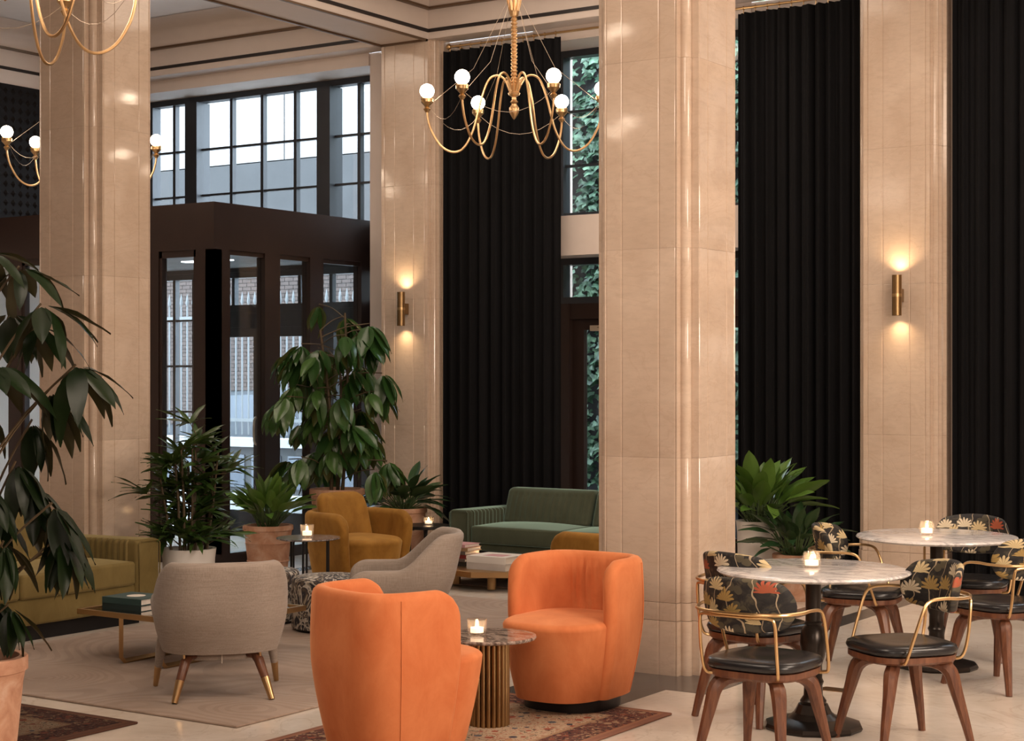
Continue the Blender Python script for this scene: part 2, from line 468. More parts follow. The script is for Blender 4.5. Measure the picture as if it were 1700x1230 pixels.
# ------------------------------------------------------------------ mesh helpers
class MB:
    def __init__(s):
        s.v, s.f = [], []

    def add(s, v, f):
        k = len(s.v)
        s.v += [tuple(p) for p in v]
        s.f += [tuple(i + k for i in q) for q in f]
        return s

    def box(s, x0, x1, y0, y1, z0, z1):
        return s.add([(x0, y0, z0), (x1, y0, z0), (x1, y1, z0), (x0, y1, z0), (x0, y0, z1), (x1, y0, z1), (x1, y1, z1), (x0, y1, z1)],
                     [(0, 3, 2, 1), (4, 5, 6, 7), (0, 1, 5, 4), (1, 2, 6, 5), (2, 3, 7, 6), (3, 0, 4, 7)])

    def rbox(s, c, h, r, div=(2, 2, 2), fn=None, seg=3):
        ax = []
        for i in range(3):
            hi, ri = h[i], min(r, h[i])
            e = [(hi - ri) + ri * math.tan(PI / 4 * k / seg) for k in range(seg + 1)]
            m = hi - ri
            inn = [-m + 2 * m * k / div[i] for k in range(1, div[i])] if m > 1e-6 else []
            l = [-q for q in reversed(e)] + inn + e
            if m <= 1e-6:
                l = sorted(set(round(q, 6) for q in l))
            ax.append(l)
        idx, vs, fs = {}, [], []

        def pt(q):
            key = tuple(round(a, 5) for a in q)
            if key in idx:
                return idx[key]
            cl = [max(-(h[i] - min(r, h[i])), min(h[i] - min(r, h[i]), q[i])) for i in range(3)]
            d = Vector(q) - Vector(cl)
            if d.length > 1e-9:
                d = d.normalized() * min(r, min(h)) if r <= min(h) + 1e-9 else Vector(q) - Vector(cl)
            p = Vector(cl) + d
            if fn:
                p = Vector(fn(p.x, p.y, p.z))
            vs.append((p.x + c[0], p.y + c[1], p.z + c[2]))
            idx[key] = len(vs) - 1
            return idx[key]
        for a in range(3):
            b, d = (a + 1) % 3, (a + 2) % 3
            for sg in (-1, 1):
                for i in range(len(ax[b]) - 1):
                    for j in range(len(ax[d]) - 1):
                        q = []
                        for (u, w) in ((i, j), (i + 1, j), (i + 1, j + 1), (i, j + 1)):
                            p = [0, 0, 0]
                            p[a] = sg * h[a]
                            p[b] = ax[b][u]
                            p[d] = ax[d][w]
                            q.append(pt(p))
                        if sg < 0:
                            q.reverse()
                        fs.append(q)
        return s.add(vs, fs)

    def tube(s, pts, r, n=8, closed=False, sq=1.0):
        pts = [Vector(p) for p in pts]
        N = len(pts)
        rs = r if isinstance(r, (list, tuple)) else [r] * N
        tg = []
        for i in range(N):
            if closed:
                d = pts[(i + 1) % N] - pts[i - 1]
            else:
                d = pts[min(i + 1, N - 1)] - pts[max(i - 1, 0)]
            tg.append(d.normalized())
        up = Vector((0, 0, 1)) if abs(tg[0].z) < 0.9 else Vector((0, 1, 0))
        nx = tg[0].cross(up).normalized()
        vs, fs = [], []
        for i in range(N):
            nx = (nx - tg[i] * nx.dot(tg[i])).normalized()
            ny = tg[i].cross(nx)
            for k in range(n):
                a = 2 * PI * k / n
                vs.append(pts[i] + nx * (rs[i] * math.cos(a)) + ny * (rs[i] * sq * math.sin(a)))
        for i in range(N if closed else N - 1):
            for k in range(n):
                a, b = i * n + k, i * n + (k + 1) % n
                c, d = ((i + 1) % N) * n + (k + 1) % n, ((i + 1) % N) * n + k
                fs.append((a, b, c, d))
        if not closed:
            fs.append(tuple(reversed(range(n))))
            fs.append(tuple(range((N - 1) * n, N * n)))
        return s.add(vs, fs)

    def lathe(s, prof, n=28, c=(0, 0, 0), mod=None):
        vs, fs = [], []
        for (r, z) in prof:
            for k in range(n):
                a = 2 * PI * k / n
                rr = r * (mod(a, z) if mod else 1)
                vs.append((c[0] + rr * math.cos(a), c[1] + rr * math.sin(a), c[2] + z))
        for i in range(len(prof) - 1):
            for k in range(n):
                fs.append((i * n + k, i * n + (k + 1) % n, (i + 1) * n + (k + 1) % n, (i + 1) * n + k))
        if prof[0][0] > 1e-5:
            fs.append(tuple(reversed(range(n))))
        if prof[-1][0] > 1e-5:
            fs.append(tuple(range((len(prof) - 1) * n, len(prof) * n)))
        return s.add(vs, fs)

    def prism(s, poly, z0, z1):
        n = len(poly)
        vs = [(x, y, z0) for x, y in poly] + [(x, y, z1) for x, y in poly]
        fs = [(i, (i + 1) % n, n + (i + 1) % n, n + i) for i in range(n)]
        fs += [tuple(reversed(range(n))), tuple(range(n, 2 * n))]
        return s.add(vs, fs)

    def stack(s, rings):
        n = len(rings[0])
        vs = [p for r in rings for p in r]
        fs = []
        for i in range(len(rings) - 1):
            for k in range(n):
                fs.append((i * n + k, i * n + (k + 1) % n, (i + 1) * n + (k + 1) % n, (i + 1) * n + k))
        fs += [tuple(reversed(range(n))), tuple(range((len(rings) - 1) * n, len(rings) * n))]
        return s.add(vs, fs)

    def grid(s, fn, nu, nv):
        vs = [fn(i / nu, j / nv) for j in range(nv + 1) for i in range(nu + 1)]
        fs = [(j * (nu + 1) + i, j * (nu + 1) + i + 1, (j + 1) * (nu + 1) + i + 1, (j + 1) * (nu + 1) + i) for j in range(nv) for i in range(nu)]
        return s.add(vs, fs)

    def sphere(s, c, r, n=16):
        m = n // 2
        return s.lathe([(r * math.sin(PI * k / m) if 0 < k < m else 1e-6, -r * math.cos(PI * k / m)) for k in range(m + 1)], n, c)

    def mesh(s, name, mat, ang=38):
        me = bpy.data.meshes.new(name)
        me.from_pydata(s.v, [], s.f)
        me.materials.append(M[mat] if isinstance(mat, str) else mat)
        me.polygons.foreach_set('use_smooth', [True] * len(me.polygons))
        me.update()
        me.set_sharp_from_angle(angle=math.radians(ang))
        return me

    def build(s, name, mat, parent=None, loc=(0, 0, 0), rot=(0, 0, 0), ang=38):
        return put(name, s.mesh(name, mat, ang), parent, loc, rot)


def put(name, me, parent=None, loc=(0, 0, 0), rot=(0, 0, 0), scale=(1, 1, 1)):
    o = bpy.data.objects.new(name, me)
    COL.objects.link(o)
    o.parent = parent
    o.location = loc
    o.rotation_euler = rot
    o.scale = scale
    return o


def tag(o, label=None, cat=None, group=None, kind=None):
    for k, v in (('label', label), ('category', cat), ('group', group), ('kind', kind)):
        if v:
            o[k] = v
    return o


def thing(name, label, cat, loc=(0, 0, 0), rz=0, group=None):
    o = bpy.data.objects.new(name, None)
    o.empty_display_size = 0.1
    COL.objects.link(o)
    o.location = loc
    o.rotation_euler = (0, 0, rz)
    return tag(o, label, cat, group)


def struct(name, mb, mat, parent=None, **kw):
    o = mb.build(name, mat, parent, **kw)
    if parent is None:
        o['kind'] = 'structure'
    return o


def sroot(name, loc=(0, 0, 0), label=None):
    o = bpy.data.objects.new(name, None)
    COL.objects.link(o)
    o.location = loc
    o['kind'] = 'structure'
    return o


def copy_tree(o, parent=None):
    c = o.copy()
    COL.objects.link(c)
    c.parent = parent
    for ch in list(o.children):
        copy_tree(ch, c)
    return c


def face(fx, fy):
    """rotation about z that turns local +Y to the direction (fx, fy)"""
    return math.atan2(-fx, fy)


def smooth(pts, n=6, closed=False):
    P = [Vector(p) for p in pts]
    out = []
    N = len(P)
    for i in range(N if closed else N - 1):
        if closed:
            a, b, c, d = P[i - 1], P[i], P[(i + 1) % N], P[(i + 2) % N]
        else:
            a, b, c, d = P[max(i - 1, 0)], P[i], P[i + 1], P[min(i + 2, N - 1)]
        for k in range(n):
            t = k / n
            out.append(0.5 * ((2 * b) + (c - a) * t + (2 * a - 5 * b + 4 * c - d) * t * t + (3 * b - a - 3 * c + d) * t ** 3))
    if not closed:
        out.append(P[-1])
    return out


def sstep(a, b, x):
    t = max(0, min(1, (x - a) / (b - a)))
    return t * t * (3 - 2 * t)


def superring(a, b, n, k, z, c=(0, 0), front=None):
    out = []
    for i in range(k):
        t = 2 * PI * i / k
        ct, st = math.cos(t), math.sin(t)
        bb = front if (front and st > 0) else b
        out.append((c[0] + a * math.copysign(abs(ct) ** (2 / n), ct), c[1] + bb * math.copysign(abs(st) ** (2 / n), st), z))
    return out


# ------------------------------------------------------------------ the room
XL, XR, YB, YF = -13.8, 3.2, -4.0, 13.15      # left wall, right wall, wall behind, window plane
PX = [-9.246, -4.565]
PP = [-9.366, -4.647, 0.07]                    # column and pilaster centres
struct('floor', MB().box(XL - 0.2, XR + 0.2, YB - 0.2, 13.4, -0.15, 0), 'floor')
fl = bpy.data.objects['floor']


def inlay(x0, x1, y0, y1):
    MB().box(x0, x1, y0, y1, -0.05, 0.0015).build('border_stone', 'dark_stone', fl)


for cx in PX:
    inlay(cx - 0.55, cx + 0.62, 7.87, 9.25)
inlay(-4.93, -4.2, 4.2, 7.87)
for x in (-4.87, -4.47):
    inlay(x, x + 0.17, 9.25, 12.2)
for x in (-9.52, -9.12):
    inlay(x, x + 0.17, 9.25, 12.2)
inlay(-8.6, -4.9, 11.0, 11.12)

struct('wall_left', MB().box(XL - 0.25, XL, YB, 13.35, 0, 5.35), 'paint')
struct('wall_right', MB().box(XR, XR + 0.25, YB, 13.35, 0, 5.35), 'paint')
struct('wall_behind', MB().box(XL, XR, YB - 0.25, YB, 0, 5.35), 'paint')
struct('ceiling', MB().box(XL - 0.25, XR + 0.25, YB - 0.25, 13.4, 5.22, 5.4), 'white_paint')


def ring_profile(x0, x1, y0, y1, prof):
    """sweep of an (inset, z) profile round the inside of a rectangle"""
    mb = MB()
    rings = [[(x0 + o, y0 + o, z), (x1 - o, y0 + o, z), (x1 - o, y1 - o, z), (x0 + o, y1 - o, z)] for o, z in prof]
    vs = [p for r in rings for p in r]
    fs = []
    for i in range(len(rings) - 1):
        for k in range(4):
            fs.append((i * 4 + k, (i + 1) * 4 + k, (i + 1) * 4 + (k + 1) % 4, i * 4 + (k + 1) % 4))
    return mb.add(vs, fs)


cove = [(0.004, 4.735), (0.004, 4.995), (0.034, 4.995), (0.034, 5.03)] + [(0.034 + 0.36 * (1 - math.cos(a)), 5.03 + 0.185 * math.sin(a)) for a in [PI / 2 * k / 6 for k in range(1, 7)]]
BX = [(-9.636, -9.096), (-4.92, -4.377), (-0.2, 0.34)]
YP = 12.45
coffers = [(XL, BX[0][0], 8.9, YP), (BX[0][1], BX[1][0], 8.9, YP), (BX[1][1], BX[2][0], 8.9, YP), (XL, BX[0][0], YB, 8.24), (BX[0][1], BX[1][0], YB, 8.24), (BX[1][1], BX[2][0], YB, 8.24), (BX[2][1], XR, YB, YP)]
n_t = 0
for (x0, x1, y0, y1) in coffers:
    struct('trim_%d' % n_t, ring_profile(x0, x1, y0, y1, cove), 'paint')
    bd = ring_profile(x0, x1, y0, y1, [(0.0, 4.789), (0.014, 4.789), (0.014, 4.820), (0.0, 4.820)])
    o = bpy.data.objects['trim_%d' % n_t]
    bd.build('black_band', 'black_paint', o)
    ring_profile(x0, x1, y0, y1, [(0.0, 4.993), (0.048, 4.993), (0.054, 5.012), (0.034, 5.014)]).build('dark_moulding', 'old_gold', o)
    n_t += 1
# beam soffits with their edge mouldings
for (x0, x1, y0, y1) in [BX[0] + (YB, YP), BX[1] + (YB, YP), BX[2] + (YB, YP), (XL, BX[0][0], 8.24, 8.9), (BX[0][1], BX[1][0], 8.24, 8.9), (BX[1][1], BX[2][0], 8.24, 8.9), (XL, XR, YP, 12.68)]:
    struct('trim_%d' % n_t, MB().box(x0, x1, y0, y1, 4.73, 5.22), 'paint')
    o = bpy.data.objects['trim_%d' % n_t]
    if y0 < 8 or x1 - x0 > 3 and y0 < 9:
        if x1 - x0 < 1:
            for x in (x0 + 0.012, x1 - 0.012):
                MB().box(x - 0.012, x + 0.012, y0, y1, 4.712, 4.73).build('edge_moulding', 'old_gold', o)
            MB().box(x0, x1, y1 - 0.03, y1 - 0.004, 4.712, 4.73).build('edge_moulding', 'old_gold', o)
    n_t += 1


# ------------------------------------------------------------------ columns and pilasters
def col_poly(h=0.335, k=1.0):
    """square stone column with beaded re-entrant corners and two fine grooves on every face"""
    q = [(h, -0.13), (h - 0.004, -0.127), (h - 0.004, -0.121), (h, -0.118), (h, 0.118), (h - 0.004, 0.121), (h - 0.004, 0.127), (h, 0.13),
         (h, 0.226), (h - 0.006, 0.231), (h, 0.236), (h, 0.242), (h - 0.042, 0.242), (h - 0.042, 0.247)]
    c = (h - 0.070, h - 0.070)
    for d in range(-40, 131, 17):
        a = math.radians(d)
        q.append((c[0] + 0.032 * math.cos(a), c[1] + 0.032 * math.sin(a)))
    q += [(0.247, h - 0.042), (0.242, h - 0.042), (0.242, h), (0.236, h), (0.231, h - 0.006), (0.226, h)]
    out = []
    for i in range(4):
        ca, sa = (1, 0, -1, 0)[i], (0, 1, 0, -1)[i]
        out += [((x * ca - y * sa) * k, (x * sa + y * ca) * k) for x, y in q]
    return out


courses = [(0.0, 0.30, 1.03), (0.302, 0.40, 1.015), (0.402, 1.20, 1.0), (1.2008, 2.36, 1.0), (2.3608, 3.41, 1.0), (3.4108, 4.73, 1.0)]
c_mesh = []
for z0, z1, k in courses:
    p = col_poly(k=k * 0.95)
    pin = [(x * 0.9985, y * 0.9985) for x, y in p]
    r = [[(x, y, z0) for x, y in pin], [(x, y, z0 + 0.002) for x, y in p], [(x, y, z1 - 0.002) for x, y in p], [(x, y, z1) for x, y in pin]]
    c_mesh.append(MB().stack(r).mesh('stone_block', 'stone', 25))
for i, cx in enumerate(PX):
    root = sroot('column', (cx, 8.57, 0))
    MB().box(-0.27, 0.27, -0.27, 0.27, 0, 4.73).build('core', 'stone', root)
    for me in c_mesh:
        put('stone_block', me, root)


def pil_poly(k=0.0):
    h = 0.265 + k
    f = -k
    R = [(h, f), (h, f + 0.03), (h + 0.018, f + 0.03), (h + 0.018, f + 0.045)]
    for d in range(-90, 91, 30):
        a = math.radians(d)
        R.append((h + 0.032 + 0.014 * math.cos(a), f + 0.062 + 0.014 * math.sin(a)))
    R += [(h + 0.032, f + 0.085), (h + 0.062, f + 0.09), (h + 0.062, f + 0.13), (h + 0.085, f + 0.135), (h + 0.085, 0.68)]
    L = [(-x, y) for x, y in reversed(R)]
    F = [(-0.235, f), (-0.23, f + 0.006), (-0.225, f), (-0.115, f), (-0.112, f + 0.004), (-0.106, f + 0.004), (-0.103, f), (0.103, f), (0.106, f + 0.004), (0.112, f + 0.004), (0.115, f), (0.225, f), (0.23, f + 0.006), (0.235, f)]
    return L + F + R


p_mesh = []
for z0, z1, k in courses:
    kk = (k - 1) * 0.3
    r = []
    for z, e in ((z0, -0.001), (z0 + 0.002, 0), (z1 - 0.002, 0), (z1, -0.001)):
        r.append([(x, y, z) for x, y in pil_poly(kk + e)])
    p_mesh.append(MB().stack(r).mesh('stone_block', 'stone', 25))
for cx in PP:
    root = sroot('pilaster', (cx, 12.45, 0))
    MB().box(-0.25, 0.25, 0.03, 0.66, 0, 4.73).build('core', 'stone', root)
    for me in p_mesh:
        put('stone_block', me, root)

# ------------------------------------------------------------------ window wall
wl = MB()
OPEN = [(-13.5, -9.955), (-8.10, -5.97), (-3.4, -1.25)]
edges = [XL] + [e for o in OPEN for e in o] + [XR]
for i in range(0, len(edges), 2):
    wl.box(edges[i], edges[i + 1], 12.69, 13.35, 0, 4.73)
for a, b in OPEN:
    wl.box(a, b, 12.67, 13.35, 4.61, 4.73)
for a, b in OPEN[1:]:
    wl.box(a, b, 12.75, 13.3, 2.723, 3.075)
struct('wall_back', wl, 'paint')


def frame_window(root, xs, zs, y, bar, post=()):
    """a steel window: outer frame, mullions, glazing bars, one pane in every light"""
    x0, x1, z0, z1 = xs[0], xs[-1], zs[0], zs[-1]
    fr = MB()
    for x in (x0 + 0.03, x1 - 0.03):
        fr.box(x - 0.03, x + 0.03, y - 0.06, y + 0.06, z0, z1)
    for z in (z0 + 0.03, z1 - 0.03):
        fr.box(x0 + 0.06, x1 - 0.06, y - 0.06, y + 0.06, z - 0.03, z + 0.03)
    fr.build('window_frame', 'frame', root)
    for x in xs[1:-1]:
        w = 0.085 if x in post else 0.019
        dp = 0.10 if x in post else 0.03
        MB().box(x - w, x + w, y - dp, y + dp, z0 + 0.06, z1 - 0.06).build('mullion', 'frame', root)
    for z in zs[1:-1]:
        MB().box(x0 + 0.06, x1 - 0.06, y - 0.022, y + 0.022, z - 0.011, z + 0.011).build('glazing_bar', 'frame', root)
    for i in range(len(xs) - 1):
        for j in range(len(zs) - 1):
            MB().box(xs[i] + 0.008, xs[i + 1] - 0.008, y - 0.004, y + 0.004, zs[j] + 0.008, zs[j + 1] - 0.008).build('pane', 'glass', root)


YW = 13.15
w0 = sroot('window_1')
frame_window(w0, [-13.3, -12.95, -12.64, -12.13, -11.704, -11.257, -10.83, -10.431, -9.96], [3.08, 3.566, 4.051, 4.61], YW, 0.02, (-12.64, -10.83))
w1 = sroot('window_2')
frame_window(w1, [-13.3, -12.95, -12.60], [0.06, 0.30, 0.79, 1.275, 1.76, 2.245, 2.736], YW, 0.02)
w2 = sroot('window_3')
frame_window(w2, [-12.60, -12.10, -11.69, -11.2, -10.79, -9.96], [2.333, 2.736], YW, 0.02)
w3 = sroot('window_4')
frame_window(w3, [-10.79, -10.4, -9.96], [0.06, 0.5, 2.16], YW, 0.02)
MB().box(-13.3, -9.96, YW - 0.08, YW + 0.08, 2.736, 3.08).build('spandrel', 'frame', w0)
MB().box(-13.5, -13.3, YW - 0.08, YW + 0.08, 0, 4.61).build('jamb', 'frame', w0)
MB().box(-12.60, -9.96, YW - 0.05, YW + 0.05, 2.16, 2.333).build('door_head', 'frame', w2)


def glass_door(name, x0, x1, y, z1, hinge_left=True, mat='frame', stile=0.085):
    r = sroot(name)
    d = MB()
    d.box(x0, x0 + stile, y - 0.03, y + 0.03, 0.02, z1)
    d.box(x1 - stile, x1, y - 0.03, y + 0.03, 0.02, z1)
    d.box(x0 + stile, x1 - stile, y - 0.03, y + 0.03, 0.02, 0.26)
    d.box(x0 + stile, x1 - stile, y - 0.03, y + 0.03, z1 - 0.1, z1)
    d.build('door_frame', mat, r)
    MB().box(x0 + stile, x1 - stile, y - 0.005, y + 0.005, 0.26, z1 - 0.1).build('pane', 'glass', r)
    hx = x1 - stile / 2 if hinge_left else x0 + stile / 2
    MB().tube(smooth([(hx, y - 0.03, 0.95), (hx, y - 0.09, 0.98), (hx, y - 0.09, 1.2), (hx, y - 0.03, 1.23)], 4), 0.012).build('door_handle', 'wire', r)
    return r


glass_door('door_1', -12.58, -11.69, YW, 2.16, True, 'frame', 0.13)
glass_door('door_2', -11.68, -10.80, YW, 2.16, False, 'frame', 0.13)

for (nm, dn, x0, x1, k) in (('window_5', 'door_3', -8.10, -5.97, 0), ('window_6', 'door_4', -3.4, -1.25, 1)):
    r = sroot(nm)
    frame_window(r, [x0, x0 + 0.70, x0 + 1.40, x1], [3.075, 3.566, 4.06, 4.61], YW, 0.02)
    frame_window(r, [x0, x0 + 0.70, x0 + 1.40, x1], [2.31, 2.723], YW, 0.02)
    jb = MB()
    for x in (x0 + 0.02, x1 - 0.14):
        jb.box(x, x + 0.12, YW - 0.09, YW + 0.05, 0, 2.31)
    jb.box(x0 + 0.14, x1 - 0.14, YW - 0.07, YW + 0.05, 2.17, 2.31)
    jb.build('door_jamb', 'bronze', r)
    d = glass_door(dn, x0 + 0.14, x1 - 0.14, YW, 2.17, True, 'bronze', 0.12)
    MB().box(x0 + 0.35, x0 + 0.60, YW - 0.075, YW - 0.03, 2.06, 2.11).tube([(x0 + 0.4, YW - 0.06, 2.09), (x0 + 0.62, YW - 0.14, 2.13)], 0.008).build('door_closer', 'wire', d)

# dark carved screen high on the left wall
r = sroot('trim_20')
MB().box(XL, XL + 0.03, 9.1, 12.4, 3.0, 4.64).build('screen_panel', 'screen', r)
lt = MB()
for i in range(34):
    for j in range(17):
        y, z = 9.18 + i * 0.095, 3.05 + j * 0.095
        lt.add([(XL + 0.03, y - 0.038, z), (XL + 0.03, y, z - 0.038), (XL + 0.03, y + 0.038, z), (XL + 0.03, y, z + 0.038), (XL + 0.055, y, z)], [(0, 1, 4), (1, 2, 4), (2, 3, 4), (3, 0, 4)])
o = lt.build('screen_studs', 'screen', r)
o['kind'] = 'stuff'

# ------------------------------------------------------------------ entrance vestibule of dark bronze and glass
VX0, VX1, VY0, VZ = -13.45, -10.2, 10.814, 3.17
v = sroot('vestibule')
MB().box(VX0, VX1, VY0, VY0 + 0.08, 2.76, VZ).build('fascia', 'bronze', v)
MB().box(VX1 - 0.08, VX1, VY0 + 0.08, 13.06, 2.76, VZ).build('fascia', 'bronze', v)
MB().box(VX0, VX1 - 0.08, VY0 + 0.08, 13.06, 3.08, VZ - 0.005).build('vestibule_roof', 'bronze', v)
for k in range(9):
    y = VY0 + 0.1 + k * 0.24
    MB().box(VX0 + 0.02, VX1 - 0.09, y, y + 0.232, 2.775, 2.795).build('ceiling_board', 'white_panel', v)
MB().box(-11.75, -11.15, 12.0, 12.1, 2.765, 2.776).build('strip_light', 'tube_light', v)
MB().box(VX0, VX1, VY0, VY0 + 0.08, 0, 0.10).build('sill_rail', 'bronze', v)
MB().box(VX1 - 0.08, VX1, VY0 + 0.08, 13.06, 0, 0.10).build('sill_rail', 'bronze', v)
px = [-10.2, -10.414, -10.867, -10.96, -11.6, -11.7, -12.1, -12.2, -12.67, -12.83, -13.3, -13.45]
for i in range(0, 12, 2):
    MB().box(px[i + 1], px[i], VY0, VY0 + 0.1, 0.10, 2.76).build('post', 'bronze', v)
for i in range(1, 11, 2):
    MB().box(px[i + 1], px[i], VY0 + 0.035, VY0 + 0.045, 0.10, 2.76).build('pane', 'glass', v)
    fb = MB()
    fb.box(px[i + 1], px[i + 1] + 0.035, VY0 + 0.01, VY0 + 0.07, 0.10, 2.76).box(px[i] - 0.035, px[i], VY0 + 0.01, VY0 + 0.07, 0.10, 2.76)
    fb.box(px[i + 1], px[i], VY0 + 0.01, VY0 + 0.07, 2.70, 2.76)
    fb.build('pane_frame', 'bronze', v)
py = [10.814, 11.02, 11.476, 11.681, 12.103, 12.295, 12.868, 13.06]
for i in range(0, 8, 2):
    MB().box(VX1 - 0.1, VX1, py[i], py[i + 1], 0.10, 2.76).build('post', 'bronze', v)
for i in range(1, 7, 2):
    MB().box(VX1 - 0.055, VX1 - 0.045, py[i], py[i + 1], 0.10, 2.76).build('pane', 'glass', v)
    MB().box(VX1 - 0.08, VX1 - 0.02, py[i], py[i + 1], 2.72, 2.76).build('pane_frame', 'bronze', v)


# ------------------------------------------------------------------ outside: paving, fence, car, facade, ivy wall
st = struct('floor_street', MB().box(-60, 6, 13.4, 60, -0.3, -0.12), 'pavement')
MB().box(-34, -9.8, 15.5, 15.9, -0.12, 0.18).build('kerb', 'white_panel', st)

fb = thing('low_railing_wall', 'pale low wall with dark recessed panels at the pavement edge behind the glass', 'wall')
MB().box(-32, -9.8, 18.6, 18.9, -0.12, 0.62).build('wall_body', 'concrete', fb)
MB().box(-32, -9.8, 18.5, 19.0, 0.62, 0.74).build('wall_cap', 'white_panel', fb)
pm = MB().box(-0.28, 0.28, -0.02, 0, 0.02, 0.5).mesh('wall_panel', 'blue_glaze')
for k in range(24):
    put('wall_panel', pm, fb, (-27 + k * 0.7, 18.6, 0))

fc = thing('spear_fence', 'pale grey iron fence with spear tips seen through the vestibule glass', 'fence', (0, 19.6, 0))
for z in (0.95, 2.55):
    MB().box(-28, -12, -0.02, 0.02, z, z + 0.05).build('fence_rail', 'fence', fc)
pk = MB().box(-0.010, 0.010, -0.010, 0.010, 0.75, 2.76).lathe([(0.010, 2.76), (0.028, 2.81), (0.016, 2.9), (0.0001, 2.97)], 6).mesh('picket', 'fence')
for k in range(120):
    put('picket', pk, fc, (-27.9 + k * 0.13, 0, 0))

cr = thing('parked_car', 'dark parked car behind the iron fence outside', 'car', (-21.0, 24.0, -0.12))
prof = [(-2.2, 0.35), (-2.25, 0.7), (-2.0, 0.86), (-1.25, 0.95), (-0.6, 1.5), (0.75, 1.55), (1.45, 1.05), (2.15, 0.95), (2.3, 0.6), (2.25, 0.35)]
rings = []
for y, s, dz in ((-0.86, 0.97, 0), (-0.9, 1.0, 0), (0.9, 1.0, 0), (0.86, 0.97, 0)):
    rings.append([(x * s, y * (0.8 if z > 1.2 else 1), z) for x, z in prof])
MB().stack(rings).build('car_body', 'car', cr)
MB().stack([[(x, yy * 0.86 * (0.9 if z > 1.3 else 1.02), z) for x, z in [(-0.98, 0.98), (-0.52, 1.42), (0.66, 1.46), (1.2, 1.02)]] for yy in (-1.0, 1.0)]).build('car_window', 'blue_glaze', cr)
wm = MB().lathe([(0.2, -0.1), (0.33, -0.1), (0.33, 0.1), (0.2, 0.1)], 20).mesh('wheel', 'rubber')
for x in (-1.4, 1.4):
    for y in (-0.84, 0.84):
        put('wheel', wm, cr, (x, y, 0.33), (PI / 2, 0, 0))

bl = thing('street_building', 'building across the street with brick base, grey stone band and white upper panels', 'building', (0, 28, 0))
MB().box(-46, -12, 0.03, 1.5, -0.12, 4.3).build('brick_backing', 'mortar', bl)
MB().box(-46, -12, -0.05, 1.5, 4.3, 6.35).build('stone_band', 'concrete', bl)
bk = MB()
for j in range(52):
    for i in range(66):
        x = -33.5 + i * 0.245 + (0.12 if j % 2 else 0)
        bk.box(x, x + 0.232, 0.0, 0.05, -0.1 + j * 0.085, -0.1 + j * 0.085 + 0.073)
o = bk.build('bricks', 'brick', bl)
o['kind'] = 'stuff'
wp = MB().box(0, 2.36, 0, 0.4, 6.4, 9.2).mesh('white_panel', 'white_panel')
for k in range(14):
    put('white_panel', wp, bl, (-46 + k * 2.4, 0.1, 0))
MB().box(-46, -12, 0.3, 1.5, 6.35, 9.15).build('upper_wall', 'black_paint', bl)

iv = thing('ivy_wall', 'wall covered in green ivy close outside the tall window', 'wall', (0, 15.1, 0))
MB().box(-9.7, 2.5, 0, 0.3, -0.12, 5.3).build('garden_wall', 'concrete', iv)
lm = MB()
for k in range(9000):
    x, z = RND.uniform(-9.6, -3.8), RND.uniform(0.45, 5.3)
    s = RND.uniform(0.045, 0.10)
    a = RND.uniform(-0.9, 0.9) + PI
    tl, tw = RND.uniform(0.1, 0.9), RND.uniform(-0.6, 0.6)
    mt = Matrix.Translation((x, -0.03 - RND.random() * 0.14, z)) @ Matrix.Rotation(tw, 4, 'Z') @ Matrix.Rotation(-tl, 4, 'X') @ Matrix.Rotation(a, 4, 'Y')
    lm.add([mt @ Vector((p[0] * s, p[2] * s, p[1] * s)) for p in ((0, -0.2, 0), (0.6, -0.45, 0.12), (0.75, 0.1, 0.18), (0.3, 0.3, 0.05), (0, 1, -0.1), (-0.3, 0.3, 0.05), (-0.75, 0.1, 0.18), (-0.6, -0.45, 0.12))], [(0, 1, 2, 3), (0, 3, 4, 5), (0, 5, 6, 7)])
o = lm.build('ivy_leaves', 'ivy', iv, ang=180)
o['kind'] = 'stuff'


# ------------------------------------------------------------------ curtains and rods
def curtain(label, x0, x1, seed, y=12.56, ztop=4.62):
    rn = random.Random(seed)
    t = thing('curtain', label, 'curtain', (x0, y, 0), 0, 'black velvet curtains')
    L = x1 - x0
    nf = max(4, int(L / 0.105))
    ph = [rn.uniform(-0.9, 0.9) for _ in range(nf + 3)]
    am = [rn.uniform(0.55, 1.2) for _ in range(nf + 3)]

    def off(u, z):
        q = u * nf
        i = int(q)
        f = q - i
        a = am[i] * (1 - f) + am[i + 1] * f
        p = ph[i] * (1 - f) + ph[i + 1] * f
        k = 0.65 + 0.35 * (1 - z / ztop)
        return 0.042 * a * k * math.sin(2 * PI * q + p) + 0.012 * math.sin(4.3 * PI * q + 2 * p)
    nu, nv = nf * 14, 8
    mb = MB()

    def fr(u, w):
        z = 0.015 + w * (ztop - 0.015)
        return (u * L, off(u, z) - 0.004, z)

    def bk_(u, w):
        p = fr(1 - u, w)
        return (p[0], p[1] + 0.008, p[2])
    mb.grid(fr, nu, nv)
    mb.grid(bk_, nu, nv)
    mb.build('fabric', 'curtain', t, ang=180)
    rm = MB().tube([(0, 0.0155 * math.cos(a), 0.0155 * math.sin(a)) for a in [2 * PI * k / 12 for k in range(12)]], 0.003, 5, True).tube([(0, 0, -0.016), (0, 0, -0.045)], 0.004, 5).mesh('curtain_ring', 'brass')
    for k in range(nf):
        put('curtain_ring', rm, t, ((k + 0.5) / nf * L, 0, 4.66))
    return t


